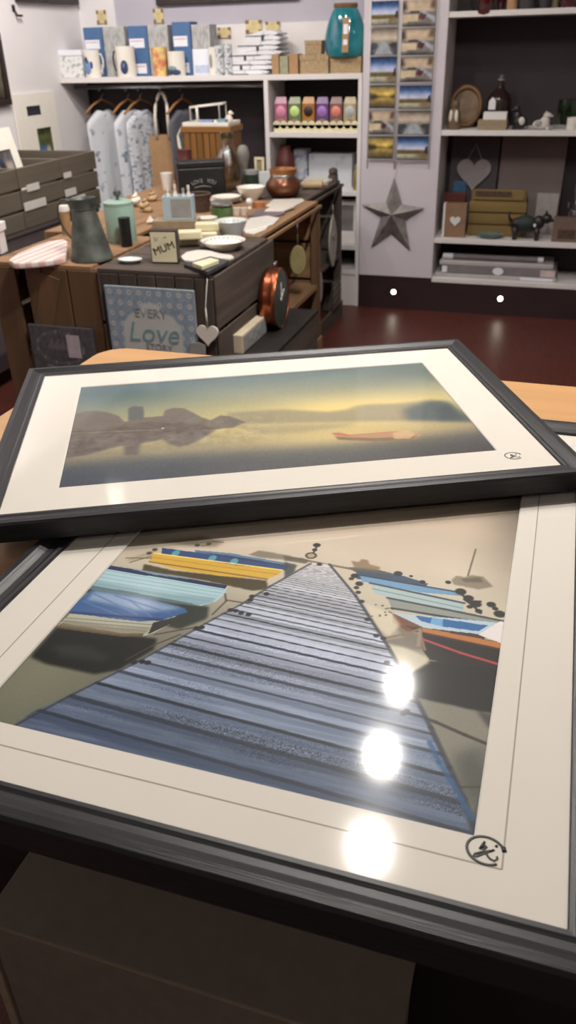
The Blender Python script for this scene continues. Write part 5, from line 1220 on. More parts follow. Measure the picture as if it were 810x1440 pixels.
# kraft boxes
def kraft(name, x0, x1, yt, z, m, label, cat='box', y=YF+0.05, dep=0.09, lid=True, group='small kraft boxes on the top shelf'):
    xx, w_, h = shbox(x0, x1, yt, y, dep, z)
    root = thing(name, label, cat, (xx, y, z), 0, group)
    b = B(); b.box(-w_/2+0.002, w_/2-0.002, 0.002, dep, 0, h*(0.7 if lid else 1)); b.build('body', m, root, 0.001)
    if lid: b = B(); b.box(-w_/2, w_/2, 0, dep+0.002, h*0.7, h); b.build('lid', m, root, 0.001)
    return h
m_wick = mat('pale_wicker', (166, 142, 108), 0.8, 0, 0.35, 60, 0.5, (1, 1, 3))
m_sage = mat('sage_card', (150, 150, 124), 0.7, 0, 0.2, 40)
kraft('kraft_box', 381, 392, 77, SZ, m_kraft, 'narrow kraft box nearest the tea towels', lid=False)
kraft('kraft_box', 392.5, 405, 79, SZ, m_sage, 'sage patterned narrow box between two kraft boxes', lid=False)
kraft('kraft_box', 405.5, 419, 76, SZ, m_kraft, 'plain orange-brown kraft box third from the tea towels', lid=False)
h1 = kraft('wicker_hamper', 421, 462, 77, SZ, m_wick, 'pale wicker hamper box under the small kraft box', dep=0.12)
kraft('kraft_box', 428, 452, 57, SZ+h1+0.0005, m_wick, 'small kraft box on top of the left wicker hamper', y=YF+0.06, dep=0.08)
h2 = kraft('wicker_hamper', 464, 508, 80, SZ, m_wick, 'pale wicker hamper box under the turquoise vase', dep=0.14)
# turquoise vase
zv = SZ+h2+0.001; yv = YF+0.085
p = ony(484, 78, yv); zt = ony(494, 4, yv)[2]; h = zt-zv; r = 28.5*mpp(p)
m_turq = mat('turquoise_glaze', (16, 98, 118), 0.12, 0, 0.0, 9, 0, (1, 1, 1), (44, 140, 146), (0.35, 0.7), 0.5, 0.6)
j = thing('turquoise_vase', 'large egg-shaped turquoise glazed vase with brown collar at the end of the top shelf', 'vase', (p[0]+0.006, yv, zv))
b = B(); b.lathe([(0, 0), (r*0.88, 0), (r*0.98, h*0.07), (r*1.03, h*0.20), (r*1.02, h*0.36), (r*0.94, h*0.54), (r*0.80, h*0.72), (r*0.64, h*0.86), (r*0.55, h*0.91)], 40, 0, 1, 0.72); b.build('body', m_turq, j)
b = B(); b.lathe([(r*0.54, h*0.895), (r*0.60, h*0.93), (r*0.58, h*1.0), (r*0.48, h*1.0), (r*0.44, h*0.9), (0, h*0.88)], 36, 0, 1, 0.72); b.build('collar', mat('brown_glaze', (112, 84, 62), 0.4, 0, 0.2), j)
b = B(); b.at(0.022, -r*0.72-0.004, h*0.42, rx=-0.12); b.box(-0.017, 0.017, -0.002, 0.0, -0.085, 0.075); tg = b.build('swing_tag', m_kraft, j)
b = B(); b.at(0.022, -r*0.72-0.006, h*0.42, rx=-0.12); b.box(-0.012, 0.012, -0.002, -0.0005, 0.0, 0.045); b.build('tag_label', m_lab, tg)
b = B(); b.at(0.022, -r*0.72-0.006, h*0.42, rx=-0.12); b.box(-0.011, 0.011, -0.002, -0.0005, -0.05, -0.025); b.build('tag_label', m_lab, tg)
# little wooden tiles on the wall above the shelf
m_tile = mat('cream_wood_tile', (206, 188, 140), 0.6, 0, 0.15, 30); m_tilec = mat('brown_tile_corner', (126, 98, 66), 0.6, 0, 0.15)
for x0, x1, y0, y1, lab in ((136, 151, 15, 33, 'cream wooden tile with dark corners, leftmost on the white wall strip'), (216, 231, 13, 32, 'cream wooden tile with dark corners above the second grey box'),
                            (307, 325, 39, 53, 'cream wooden tile with dark corners above the patterned mugs'), (346, 369, 29, 46, 'largest cream wooden tile, above the tea towels'), (374, 394, 31, 46, 'cream wooden tile just right of the largest one')):
    yy = 5.117 if y1 > 35 else YB-0.001
    if x0 < 140: yy = YB-0.013
    a, c = ony(x0, y0, yy), ony(x1, y1, yy); w_, h = c[0]-a[0], a[2]-c[2]
    j = thing('wooden_tile', lab, 'tile', ((a[0]+c[0])/2, yy, c[2]), 0, 'small wooden tiles above the top shelf')
    b = B(); b.box(-w_/2, w_/2, -0.008, 0, 0, h); b.build('face', m_tile, j, 0.002)
    for sx in (-1, 1):
        for sz in (0, 1): b = B(); b.box(sx*w_/2*0.62, sx*w_/2*1.04, -0.010, -0.0082, h*(0.74 if sz else -0.02), h*(1.02 if sz else 0.26)) if sx > 0 else b.box(-w_/2*1.04, -w_/2*0.62, -0.010, -0.0082, h*(0.74 if sz else -0.02), h*(1.02 if sz else 0.26)); b.build('corner', m_tilec, j)

# ------------------------------------------------------------------ small bays between rail and star panel
z0 = 0.9715; y = YF+0.03
xx, w_, h = shbox(384, 504, 171, y, 0, z0)
j = thing('display_tray', 'cream scalloped display tray holding the row of scented sachets', 'tray', (xx, y, z0))
b = B(); b.box(-w_/2, w_/2, 0.012, 0.11, 0, 0.012); b.box(-w_/2, w_/2, 0.0, 0.004, 0, h*0.7)
for k in range(12): X = -w_/2+w_*(k+0.5)/12; b.at(X, 0.002, h*0.7, rx=PI/2); b.lathe([(0, -0.002), (w_/24, -0.002), (w_/24, 0.002), (0, 0.002)], 16, 0); b.at()
b.box(-w_/2, -w_/2+0.004, 0, 0.11, 0, h*0.7); b.box(w_/2-0.004, w_/2, 0, 0.11, 0, h*0.7)
b.build('tray', m_cream, j)
cols = (('pink', (160, 100, 122), (214, 138, 164)), ('green', (108, 118, 82), (196, 226, 140)), ('amber', (168, 112, 44), (50, 34, 36)), ('purple', (104, 70, 122), (160, 116, 186)), ('dusky rose', (124, 92, 88), (226, 130, 116)), ('ivory', (172, 158, 126), (176, 182, 184)))
for k, (nm, c1, c2) in enumerate(cols):
    xa = 386.8+k*19.5; xx_, w2, h2_ = shbox(xa, xa+17.5, 136, y+0.03, 0, z0+0.0125)
    root = thing('scented_sachet', '%s scented sachet in the cream tray, with a round badge' % nm, 'sachet', (xx_, y+0.03, z0+0.0125), 0, 'row of scented sachets')
    b = B(); b.box(-w2/2, w2/2, -0.016, 0.016, 0, h2_*0.80); b.add([(-w2/2, -0.016, h2_*0.80), (w2/2, -0.016, h2_*0.80), (w2/2, 0.016, h2_*0.80), (-w2/2, 0.016, h2_*0.80), (-w2*0.40, 0, h2_), (w2*0.40, 0, h2_)], [(0, 1, 5, 4), (2, 3, 4, 5), (1, 2, 5), (3, 0, 4)])
    b.build('bag', mat('sachet_'+nm.replace(' ', '_'), c1, 0.35, 0, 0.15, 40), root, 0.002)
    b = B(); b.at(0, -0.0165, h2_*0.56, rx=PI/2); b.lathe([(0, 0.002), (w2*0.36, 0.0015), (w2*0.38, 0)], 20); b.build('badge', mat('badge_'+nm.replace(' ', '_'), c2, 0.5), root)
    b = B(); b.at(0, -0.0165, h2_*0.20, rx=PI/2); b.lathe([(0, 0.0015), (w2*0.30, 0.0015), (w2*0.31, 0)], 16); b.build('seal', m_tan, root)
z0 = 0.6645
def shelfthing(x0, x1, yt, y, dep, z, name, label, cat, m, bevel=0.002, group=None, rx=0):
    xx, w_, h = shbox(x0, x1, yt, y, dep, z); b = B(); b.box(-w_/2, w_/2, 0, dep, 0, h)
    return solo(name, b, m, label, cat, (xx, y, z), 0, group, bevel, rx)
m_delft = mat('blue_white_print', (206, 210, 216), 0.5, 0, 0.0, 14, 0, (1, 1, 1), (112, 122, 158), (0.46, 0.62))
shelfthing(413, 432, 210, YF+0.16, 0.08, z0, 'printed_carton', 'blue and white printed carton left of the wide one in the middle bay', 'box', m_delft)
shelfthing(434, 495, 216, YF+0.15, 0.10, z0, 'printed_carton', 'wide white carton with a blue picture in the middle bay', 'box', mat('wide_print', (200, 204, 210), 0.5, 0, 0.0, 8, 0, (1, 1, 1), (120, 130, 164), (0.55, 0.72)))
xx, w_, h = shbox(496, 503, 232, YF+0.04, 0, z0)
bottle('gold_bottle', 'slim gold bottle at the right end of the middle bay', (xx, YF+0.06, z0), w_/2, h, mat('old_gold', (150, 134, 78), 0.4, 0.3, 0.2), m_tan)
r = 0.058; b = B(); b.lathe([(0, 0), (r*0.6, 0), (r, 0.09), (r*0.9, 0.17), (r*0.5, 0.215), (r*0.55, 0.23), (0, 0.225)], 28)
solo('oxblood_vase', b, m_darkred, 'rounded oxblood vase behind the copper-brown pot, in the middle bay', 'vase', (-1.655+r+0.006, YF+0.085, z0))
z0 = 0.3615
j = thing('framed_print', 'white picture frame with a grey photograph low in the shelf bay', 'picture frame', (-1.207, YF+0.05, z0+0.001), 0, None, -0.06)
for q in ((-0.06, 0.06, 0, 0.07), (-0.06, 0.06, 0.215, 0.245), (-0.06, -0.04, 0.07, 0.215), (0.04, 0.06, 0.07, 0.215)):
    b = B(); b.box(q[0], q[1], 0, 0.012, q[2], q[3]); b.build('frame_side', m_shelf, j, 0.001)
b = B(); b.box(-0.04, 0.04, 0.006, 0.010, 0.07, 0.215); b.build('picture', mat('grey_photo', (120, 116, 114), 0.5, 0, 0.3, 12), j)
shelfthing(430, 470, 300, YF+0.12, 0.10, z0, 'printed_carton', 'plain grey carton at the back of the lower bay', 'box', m_grey)
# ------------------------------------------------------------------ star panel: postcards, star
YP = YF-0.004
m_wire = mat('rack_wire', (222, 218, 218), 0.5, 0.0, 0.03)
def card_art(kind):
    P = Paint(34, 24, 1, 1, (120, 120, 120))
    if kind == 'sky':
        P.vgrad([(0, (96, 96, 84)), (0.10, (150, 146, 130)), (0.22, (186, 180, 160)), (0.28, (88, 84, 42)), (0.40, (110, 92, 52)), (0.46, (204, 206, 228)), (0.62, (160, 176, 214)), (0.82, (54, 84, 132)), (1, (34, 52, 88))])
        P.poly(((0.86, 0.3), (1, 0.25), (1, 0.62), (0.90, 0.55)), (44, 44, 46)); P.poly(((0.6, 0.1), (1, 0.05), (1, 0.3), (0.7, 0.32)), (112, 92, 66), 0.8, 1)
    elif kind == 'pier':
        P.vgrad([(0, (60, 62, 66)), (0.2, (110, 110, 110)), (0.5, (150, 142, 130)), (0.62, (206, 190, 172)), (0.8, (166, 152, 136)), (1, (96, 88, 80))])
        P.poly(((0.14, 0), (0.44, 0.52), (0.54, 0.52), (0.86, 0)), (158, 164, 172)); P.poly(((0, 0.05), (0.28, 0.34), (0.24, 0.48), (0, 0.42)), (66, 72, 78)); P.poly(((1, 0.0), (0.70, 0.36), (0.80, 0.48), (1, 0.44)), (62, 62, 64))
    elif kind == 'gold':
        P.vgrad([(0, (64, 56, 46)), (0.25, (122, 106, 66)), (0.42, (186, 156, 78)), (0.5, (120, 100, 56)), (0.62, (214, 182, 92)), (0.82, (166, 142, 82)), (1, (84, 86, 74))])
        P.poly(((0, 0.36), (0.24, 0.40), (0.36, 0.50), (0.22, 0.64), (0, 0.66)), (48, 44, 38), 0.9, 1); P.poly(((1, 0.40), (0.82, 0.48), (0.9, 0.60), (1, 0.64)), (52, 46, 38), 0.9, 1); P.glow((0.7, 0.62), 0.14, 0.10, (244, 214, 122), 0.8)
    else:
        P.vgrad([(0, (92, 88, 88)), (0.12, (128, 122, 116)), (0.5, (120, 114, 112)), (0.6, (190, 172, 150)), (0.8, (206, 182, 152)), (1, (168, 150, 136))])
        P.poly(((0, 0.16), (0.46, 0.20), (0.48, 0.44), (0.02, 0.48)), (206, 188, 158)); P.poly(((0.50, 0.60), (0.60, 0.62), (1, 0.30), (1, 0.10)), (166, 168, 178)); P.poly(((0.46, 0.28), (0.66, 0.24), (0.72, 0.44), (0.55, 0.50)), (84, 42, 46))
        P.poly(((0.20, 0.50), (0.52, 0.52), (0.50, 0.60), (0.22, 0.58)), (64, 58, 58)); P.poly(((0, 0.6), (0.14, 0.62), (0.10, 0.92), (0, 0.95)), (52, 48, 46), 0.9, 1); P.poly(((1, 0.62), (0.80, 0.70), (0.86, 0.95), (1, 1)), (84, 66, 52), 0.9, 1); P.poly(((0.1, 0), (0.9, 0), (0.8, 0.12), (0.2, 0.1)), (66, 62, 62), 0.9, 1)
    return P.a
ART = {k: card_art(k) for k in ('sky', 'pier', 'gold', 'river')}
desc = {'sky': 'blue sky over water', 'pier': 'grey pier', 'gold': 'golden sunset', 'river': 'riverside path and tents'}
rowsL = [('sky', 0, 35), ('pier', 38, 77), ('sky', 79, 117), ('gold', 119, 152), ('river', 155, 189), ('gold', 191, 223)]
rowsR = [('river', -2, 37), ('river', 39, 77), ('river', 79, 115), ('sky', 119, 153), ('pier', 155, 189), ('sky', 191, 225)]
ords = ('top', 'second', 'third', 'fourth', 'fifth', 'bottom')
def cards(rows, xa0, xa1, xb0, xb1, side):
    a, c = ony(xa0, 10, YP), ony(xa1, 10, YP); a2, c2 = ony(xb0, 215, YP), ony(xb1, 215, YP)
    X0, X1 = (a[0]+a2[0])/2, (c[0]+c2[0])/2; wc = X1-X0; xm = (X0+X1)/2
    zt, zb = ony(xa0, -30, YP)[2], ony(xb0, 226, YP)[2]
    rk = thing('postcard_rack', 'white wire postcard rack, %s column on the pale panel' % side, 'rack', (xm, YP, zb-0.02), 0, 'wire postcard racks')
    for s in (-1, 1): b = B(); b.tube([(s*(wc/2+0.006), -0.006, -0.02), (s*(wc/2+0.006), -0.006, zt-zb+0.02)], 0.0026, 8); b.build('upright_wire', m_wire, rk)
    for i, (k, y0, y1) in enumerate(rows):
        p0, p1 = ony((xa0+xa1)/2, y0, YP-0.02), ony((xa0+xa1)/2, y1, YP-0.02); h = p0[2]-p1[2]; z = p1[2]
        zz = z-(zb-0.02)
        b = B(); b.tube([(-wc/2-0.006, -0.006, zz-0.004), (-wc/2-0.006, -0.026, zz-0.004), (wc/2+0.006, -0.026, zz-0.004), (wc/2+0.006, -0.006, zz-0.004)], 0.0018, 6); b.build('pocket_wire', m_wire, rk)
        root = thing('postcard', '%s postcard, %s of the %s column of the rack' % (desc[k], ords[i], side), 'postcard', (xm, YP-0.020, z), 0, 'postcards in the wire racks', -0.06)
        b = B(); b.box(-wc/2, wc/2, 0.0005, 0.009, 0, h*0.97); b.build('card_stack', m_paper, root)
        P = Paint(34, 24, wc, h*0.97, (0, 0, 0)); P.a = ART[k].copy(); P.rng = np.random.RandomState(i*7+len(side)); P.a += (P.noise(10, 8)*30)[..., None]
        P.mesh('picture', m_print, root, Matrix.Translation((-wc/2, 0, 0)) @ FACE)
cards(rowsL, 523, 560, 519, 555, 'left')
cards(rowsR, 566, 614, 560, 603, 'right')
b = B(); q = ony(565, 230, YP)
# five-pointed barn star
y_s = YP-0.012; q = ony(553, 300, y_s); R = 47*mpp(q)
m_star = mat('weathered_tin', (142, 136, 134), 0.5, 0.35, 0.3, 22, 0.25)
j = thing('metal_star', 'weathered silver five-pointed star hanging on the pale panel', 'star', (q[0], y_s, q[2]), 0, None, 0, 0.03)
b = B(); vs = [(0, -0.055, 0)]
pts = [(553, 249), (565, 287), (597, 291), (570, 309), (578, 351), (551, 328), (523, 349), (536, 305), (508, 289), (542, 285)]
for (x, y) in pts: w3 = ony(x, y, y_s); vs.append((w3[0]-q[0], 0.0, w3[2]-q[2]))
n = len(pts); fs = [(0, 1+i, 1+(i+1) % n) for i in range(n)]; vs.append((0, 0.008, 0)); fs += [(n+1, 1+(i+1) % n, 1+i) for i in range(n)]
b.add(vs, fs); b.build('star', m_star, j)
s0 = ony(561, 228, YP)
b = B(); b.tube([(vs[1][0], -0.001, vs[1][2]-0.004), (vs[1][0]*0.5+(s0[0]-q[0])*0.5, 0.0, (vs[1][2]+s0[2]-q[2])/2), (s0[0]-q[0], 0.002, s0[2]-q[2])], 0.0016, 6); b.build('hanging_string', m_string, j)
# ------------------------------------------------------------------ right-hand shelves
m_redgl = mat('ruby_glass', (72, 18, 24), 0.12, 0, 0.1, 10, 0, (1, 1, 1), None, None, 0.6, 0.5)
Z4 = 1.5295; yk = YF+0.07
def lathe_at(name, xc, wpx, h, prof, m, label, cat, z, y=yk, group=None, sx=1, sy=1):
    p = ony(xc, 10, y) if z > 1.3 else ony(xc, 170, y) if z > 0.8 else ony(xc, 320, y)
    r = wpx*mpp(p)/2; b = B(); b.lathe([(a*r, c*h) for a, c in prof], 28, 0, sx, sy); return solo(name, b, m, label, cat, (p[0], y, z), 0, group)
jarp = [(0, 0), (0.9, 0), (1, 0.05), (1, 0.75), (0.7, 0.9), (0.72, 1), (0.6, 1), (0.6, 0.9), (0.9, 0.7), (0.9, 0.06), (0, 0.05)]
bowlp = [(0, 0), (0.5, 0), (0.85, 0.3), (1, 0.65), (0.95, 1), (0.88, 1), (0.9, 0.65), (0.5, 0.1), (0, 0.1)]
lathe_at('glass_jar', 655, 18, 0.16, jarp, m_glass, 'clear glass jar, leftmost on the top right shelf', 'jar', Z4)
lathe_at('ruby_bowl', 683, 26, 0.11, bowlp, m_redgl, 'ruby glass bowl, left one on the top right shelf', 'bowl', Z4)
lathe_at('ruby_bowl', 704, 14, 0.10, bowlp, m_redgl, 'small ruby glass bowl beside the brown canister', 'bowl', Z4, YF+0.12)
lathe_at('brown_canister', 720, 15, 0.15, [(0, 0), (1, 0), (1, 0.85), (0.9, 1), (0, 1)], m_kraft, 'brown canister on the top right shelf', 'canister', Z4)
lathe_at('dark_vase', 741, 22, 0.17, jarp, m_slate, 'squat dark grey vase on the top right shelf', 'vase', Z4)
lathe_at('dark_vase', 765, 21, 0.13, bowlp, m_slate, 'dark grey bowl-shaped vase on the top right shelf', 'vase', Z4)
lathe_at('brown_canister', 780, 9, 0.17, [(0, 0), (1, 0), (1, 0.85), (0.9, 1), (0, 1)], m_tan, 'slim tan canister beside the right ruby bowl', 'canister', Z4, YF+0.11)
lathe_at('ruby_bowl', 798, 28, 0.11, bowlp, m_redgl, 'ruby glass bowl at the right edge of the view', 'bowl', Z4)
b = B(); b.prism([(-0.03, 0), (-0.025, -0.012), (0, -0.018), (0.028, -0.010), (0.03, 0), (0.03, 0.004), (-0.03, 0.004)], -0.002, 0.001); p = ony(680, 16, YF)
solo('shelf_tag', b, m_redgl, 'dark red tag hanging over the top right shelf edge', 'tag', (p[0], YF-0.002, Z4))
# middle shelf
Z3 = 0.9855
p = ony(654, 148, YF+0.12); r = 23*mpp(p); hh = ony(654, 119, YF+0.14)[2]-Z3
j = thing('oval_platter', 'oval wooden platter with a thick brown rim standing on the middle right shelf', 'platter', (p[0], YF+0.15, Z3+0.002), 0, None, -0.18)
el = lambda a, s, off=0.0: (r*s*math.cos(a), off, hh/2+hh/2*s*math.sin(a))
b = B(); n = 40; ring = [(0.76, 0.004), (0.80, -0.012), (0.92, -0.016), (1.0, -0.004), (1.0, 0.008), (0.76, 0.008)]; vs = []; fs = []
for k in range(n):
    for s, o in ring: vs.append(el(2*PI*k/n, s, o))
m_ = len(ring)
for k in range(n):
    for i in range(m_): fs.append((k*m_+i, k*m_+(i+1) % m_, ((k+1) % n)*m_+(i+1) % m_, ((k+1) % n)*m_+i))
b.add(vs, fs, 0, True); b.build('rim', wood('platter_rim', (122, 86, 56), 0, 0.5, 0.25, 20), j)
b = B(); b.add([el(2*PI*k/n, 0.77, 0.005) for k in range(n)]+[el(2*PI*k/n, 0.77, 0.0095) for k in range(n)], [tuple(range(n))[::-1], tuple(range(n, 2*n))]+[(k, (k+1) % n, n+(k+1) % n, n+k) for k in range(n)]); b.build('centre', mat('platter_centre', (122, 98, 74), 0.6, 0, 0.35, 18), j)
p = ony(639, 160, YF+0.05); hh = ony(634, 141, YF+0.05)[2]-Z3
j = thing('cat_figurine', 'small brown and cream animal figurine in front of the oval platter', 'figurine', (p[0], YF+0.06, Z3))
b = B(); b.lathe([(0, 0), (0.036, 0), (0.040, hh*0.2), (0.030, hh*0.62), (0.020, hh*0.72), (0.026, hh*0.85), (0.018, hh*0.98), (0, hh)], 22); b.build('body', mat('brown_fig', (104, 86, 66), 0.5, 0, 0.25, 20), j)
b = B(); b.blob(-0.016, -0.028, hh*0.45, 0.010, 0.008, hh*0.24, 12); b.build('cream_patch', m_shell2, j)
b = B(); b.blob(0.014, -0.03, hh*0.45, 0.010, 0.008, hh*0.24, 12); b.build('cream_patch', m_shell2, j)
p = ony(700, 150, YF+0.12); r = 17*mpp(p); hh = ony(703, 106, YF+0.13)[2]-Z3
j = thing('glass_bottle', 'dark brown glass bottle with a paper tag behind two stacked boxes', 'bottle', (p[0], YF+0.19, Z3))
b = B(); b.lathe([(0, 0), (r*0.9, 0), (r, 0.01), (r, hh*0.52), (r*0.85, hh*0.62), (r*0.35, hh*0.74), (r*0.25, hh*0.80), (r*0.25, hh*0.9), (0, hh*0.9)], 28); b.build('body', mat('brown_glass', (44, 30, 28), 0.12, 0, 0.1), j)
b = B(); b.lathe([(0.0, hh*0.90), (r*0.36, hh*0.90), (r*0.36, hh*0.93), (r*0.2, hh*0.95), (r*0.3, hh), (0, hh)], 18); b.build('stopper', m_silver, j)
b = B(); b.prism([(-r*0.75, hh*0.36), (-r*0.2, hh*0.36), (-r*0.2, hh*0.52), (-r*0.48, hh*0.60), (-r*0.75, hh*0.52)], -r-0.003, -r-0.001); b.build('paper_tag', m_paper, j)
xx, w_, h = shbox(672, 713, 169, YF+0.015, 0, Z3); shelfthing(672, 713, 169, YF+0.015, 0.085, Z3, 'gift_carton', 'beige carton under the white one on the middle right shelf', 'box', m_tan)
shelfthing(680, 713, 158, YF+0.02, 0.07, Z3+h+0.0005, 'gift_carton', 'white carton on top of the beige one', 'box', m_paper)
def figurine(name, label, cat, xc, w_, ytop, y, mb, mh, z, face=1, extra=None):
    p = ony(xc, 170 if z > 0.8 else 320, y); s = w_*mpp(p); hh = hgt(xc, ytop, y)-z
    root = thing(name, label, cat, (p[0], y, z))
    b = B(); b.blob(-face*s*0.08, 0, hh*0.28, s*0.40, s*0.26, hh*0.28, 18); b.blob(face*s*0.08, 0, hh*0.46, s*0.22, s*0.2, hh*0.30, 16); b.blob(face*s*0.16, 0, hh*0.80, s*0.19, s*0.17, hh*0.17, 16)
    b.blob(face*s*0.34, 0, hh*0.76, s*0.10, s*0.08, hh*0.07, 12)
    for q in (-1, 1): b.blob(face*s*0.10, q*s*0.11, hh*0.95, s*0.05, s*0.03, hh*0.07, 10)
    for q in (-1, 1): b.blob(face*s*0.22, q*s*0.10, hh*0.08, s*0.12, s*0.07, hh*0.08, 10)
    b.build('body', mb, root)
    b = B(); b.tube([(-face*s*0.42, 0, hh*0.18), (-face*s*0.52, 0, hh*0.12), (-face*s*0.50, -s*0.12, hh*0.06)], s*0.05, 8, 0, False, s*0.02); b.build('tail', mb, root)
    b = B(); b.blob(-face*s*0.18, -s*0.20, hh*0.34, s*0.18, s*0.09, hh*0.17, 12); b.build('patch', mh, root); return root
m_black_fig = mat('black_figure', (36, 32, 34), 0.45, 0, 0.2); m_white_fig = mat('white_figure', (206, 200, 192), 0.5, 0, 0.08, 24)
figurine('dog_figurine', 'black and white dog figurine beside the stacked cartons', 'figurine', 729, 26, 146, YF+0.06, m_black_fig, m_white_fig, Z3, -1)
figurine('dog_figurine', 'white reclining dog figurine on the middle right shelf', 'figurine', 764, 30, 157, YF+0.06, m_white_fig, m_grey, Z3, 1)
lathe_at('glass_bowl', 798, 32, 0.135, bowlp, m_glass_g, 'patterned clear glass bowl at the right of the middle shelf', 'bowl', Z3, YF+0.16)
shelfthing(778, 797, 176, YF+0.11, 0.05, Z3, 'soap_block', 'small grey block in front of the clear glass bowl', 'ornament', m_grey)
lathe_at('mug', 808, 20, 0.058, [(0, 0), (0.9, 0), (1, 0.1), (1, 1), (0.9, 1), (0.88, 0.1), (0, 0.1)], m_cer, 'white mug at the right edge of the middle shelf', 'mug', Z3, YF+0.05)
# third shelf down
Z2 = 0.4235
def leanboard(x0, x1, yt, y, label, m, name='picture_board', th=0.012, lean=0.07):
    xx, w_, h = shbox(x0, x1, yt, y+0.0, 0, Z2); b = B(); b.box(-w_/2, w_/2, 0, th, 0, h)
    return solo(name, b, m, label, 'board', (xx, y, Z2+0.0012), 0, None, 0.002, -lean)
leanboard(636, 704, 192, 5.045, 'large dark board leaning at the back of the lower right shelf', mat('charcoal_board', (74, 68, 72), 0.7, 0, 0.1, 8), lean=0.06)
leanboard(707, 800, 190, 5.045, 'large taupe board leaning beside the dark one on the lower right shelf', mat('taupe_board', (116, 104, 102), 0.7, 0, 0.08, 6), lean=0.06)
p = ony(666, 243, 5.05)
j = thing('heart_plaque', 'pale grey heart plaque hung against the dark board', 'heart', (p[0], 5.052, p[2]), 0, None, -0.06)
b = B(); b.prism(heart_poly(47*mpp(p)), -0.006, 0.004); b.build('heart', mat('dim_white_wood', (150, 144, 144), 0.8, 0, 0.1, 20), j, 0.002)
b = B(); b.tube([(-0.05, -0.002, 0.05), (0, 0.0, 0.15), (0.05, -0.002, 0.05)], 0.002, 6); b.build('string', m_string, j)
for k, (x0, x1, y0, y1, mm, lab) in enumerate(((638, 656, 255, 286, mat('mid_blue', (48, 86, 118), 0.6), 'blue box peeping out behind the heart block'), (756, 787, 272, 300, mat('grey_white_fig', (160, 152, 148), 0.6, 0, 0.1), 'pale grey carton behind the black dog'))):
    shelfthing(x0, x1, y0, YF+0.165+0.046*k, 0.018, Z2, 'gift_carton', lab, 'box', mm)
shelfthing(624, 655, 271, YF+0.12, 0.05, Z2, 'red_box', 'dark red box behind the heart block', 'box', m_darkred)
xx, w_, h = shbox(624, 657, 286, YF+0.04, 0, Z2)
j = thing('heart_block', 'brown block with a white side and a pale heart on its face', 'ornament', (xx, YF+0.04, Z2))
b = B(); b.box(-w_/2+0.013, w_/2, 0, 0.05, 0, h); b.build('block', mat('mocha_wood', (136, 106, 82), 0.7, 0, 0.12, 20), j, 0.001)
b = B(); b.box(-w_/2, -w_/2+0.0125, 0, 0.05, 0, h); b.build('white_side', m_paper, j, 0.001)
b = B(); b.at(0.006, -0.003, h*0.5); b.prism(heart_poly(0.06), -0.002, 0.002); b.build('heart', m_cer_b, j)
# yellow slatted crate
xx, w_, h = shbox(662, 744, 264, YF+0.11, 0, Z2)
j = thing('yellow_crate', 'weathered yellow slatted box on the lower right shelf', 'crate', (xx, YF+0.11, Z2))
m_yel = wood('yellow_wood', (124, 102, 58), 0, 0.75, 0.25, 20, 0.2)
b = B(); b.box(-w_/2+0.008, w_/2-0.008, 0.01, 0.10, 0.006, h*0.92); b.build('body', m_yel, j)
for k in range(4): b = B(); b.box(-w_/2+0.02*(k > 2), w_/2-0.02*(k > 2), 0, 0.009, h*(0.01+k*0.25), h*(0.01+k*0.25+0.21)); b.build('front_slat', m_yel, j, 0.002)
b = B(); b.box(-w_/2+0.03, w_/2-0.09, -0.004, -0.0005, h*0.84, h*0.94); b.build('dark_band', m_basket, j)
# black dog
p = ony(748, 310, YF+0.075); s = mpp(p); Zd = Z2
j = thing('dog_figurine', 'black standing dog ornament with a dark green coat on the lower right shelf', 'figurine', (p[0]-0.014, YF+0.056, Z2))
j.scale = (0.95, 0.9, 0.98)
b = B(); b.blob(-0.02, 0, 0.085, 0.085, 0.042, 0.045, 18); b.blob(0.055, 0, 0.095, 0.035, 0.034, 0.04, 14); b.blob(0.098, 0, 0.118, 0.030, 0.026, 0.028, 14); b.blob(0.124, 0, 0.110, 0.016, 0.014, 0.012, 10)
for q in (-1, 1): b.blob(0.092, q*0.016, 0.145, 0.008, 0.006, 0.016, 10)
for X in (-0.075, 0.05):
    for q in (-1, 1): b.tube([(X, q*0.022, 0.07), (X+0.004, q*0.023, 0.035), (X, q*0.023, 0.004)], 0.015, 8, 0, False, 0.012)
b.build('body', m_black_fig, j)
b = B(); b.tube([(-0.10, 0, 0.10), (-0.118, 0, 0.125), (-0.112, 0, 0.15)], 0.009, 8, 0, False, 0.005); b.build('tail', m_black_fig, j)
b = B(); b.blob(-0.02, 0, 0.088, 0.07, 0.046, 0.046, 16); b.build('coat', mat('dark_green_coat', (34, 48, 44), 0.7, 0, 0.15), j)
b = B(); b.blob(0.035, -0.036, 0.085, 0.008, 0.004, 0.010, 10); b.build('tag', m_paper, j)
# teal dish, carton, chrome ornament
p = onz(695, 321, Z2); b = B(); b.lathe([(0, 0), (0.035, 0), (0.070, 0.018), (0.076, 0.026), (0.070, 0.026), (0.034, 0.006), (0, 0.006)], 30, 0, 1, 0.6)
solo('teal_dish', b, mat('grey_teal', (96, 116, 116), 0.3, 0, 0.1), 'small grey-teal dish in front of the yellow crate', 'dish', (p[0], YF+0.055, Z2))
xx, w_, h = shbox(779, 826, 308, YF+0.03, 0, Z2)
j = thing('open_carton', 'brown cardboard carton at the right edge of the lower shelf', 'carton', (xx, YF+0.03, Z2))
b = B(); b.box(-w_/2, w_/2, 0, 0.09, 0, h); b.build('body', mat('mocha_card', (112, 92, 82), 0.8, 0, 0.1), j, 0.001)
b = B(); b.box(-w_/2+0.03, w_/2-0.05, -0.002, -0.0005, h*0.15, h*0.55); b.build('dark_print', m_basket, j)
p = ony(805, 295, YF+0.15)
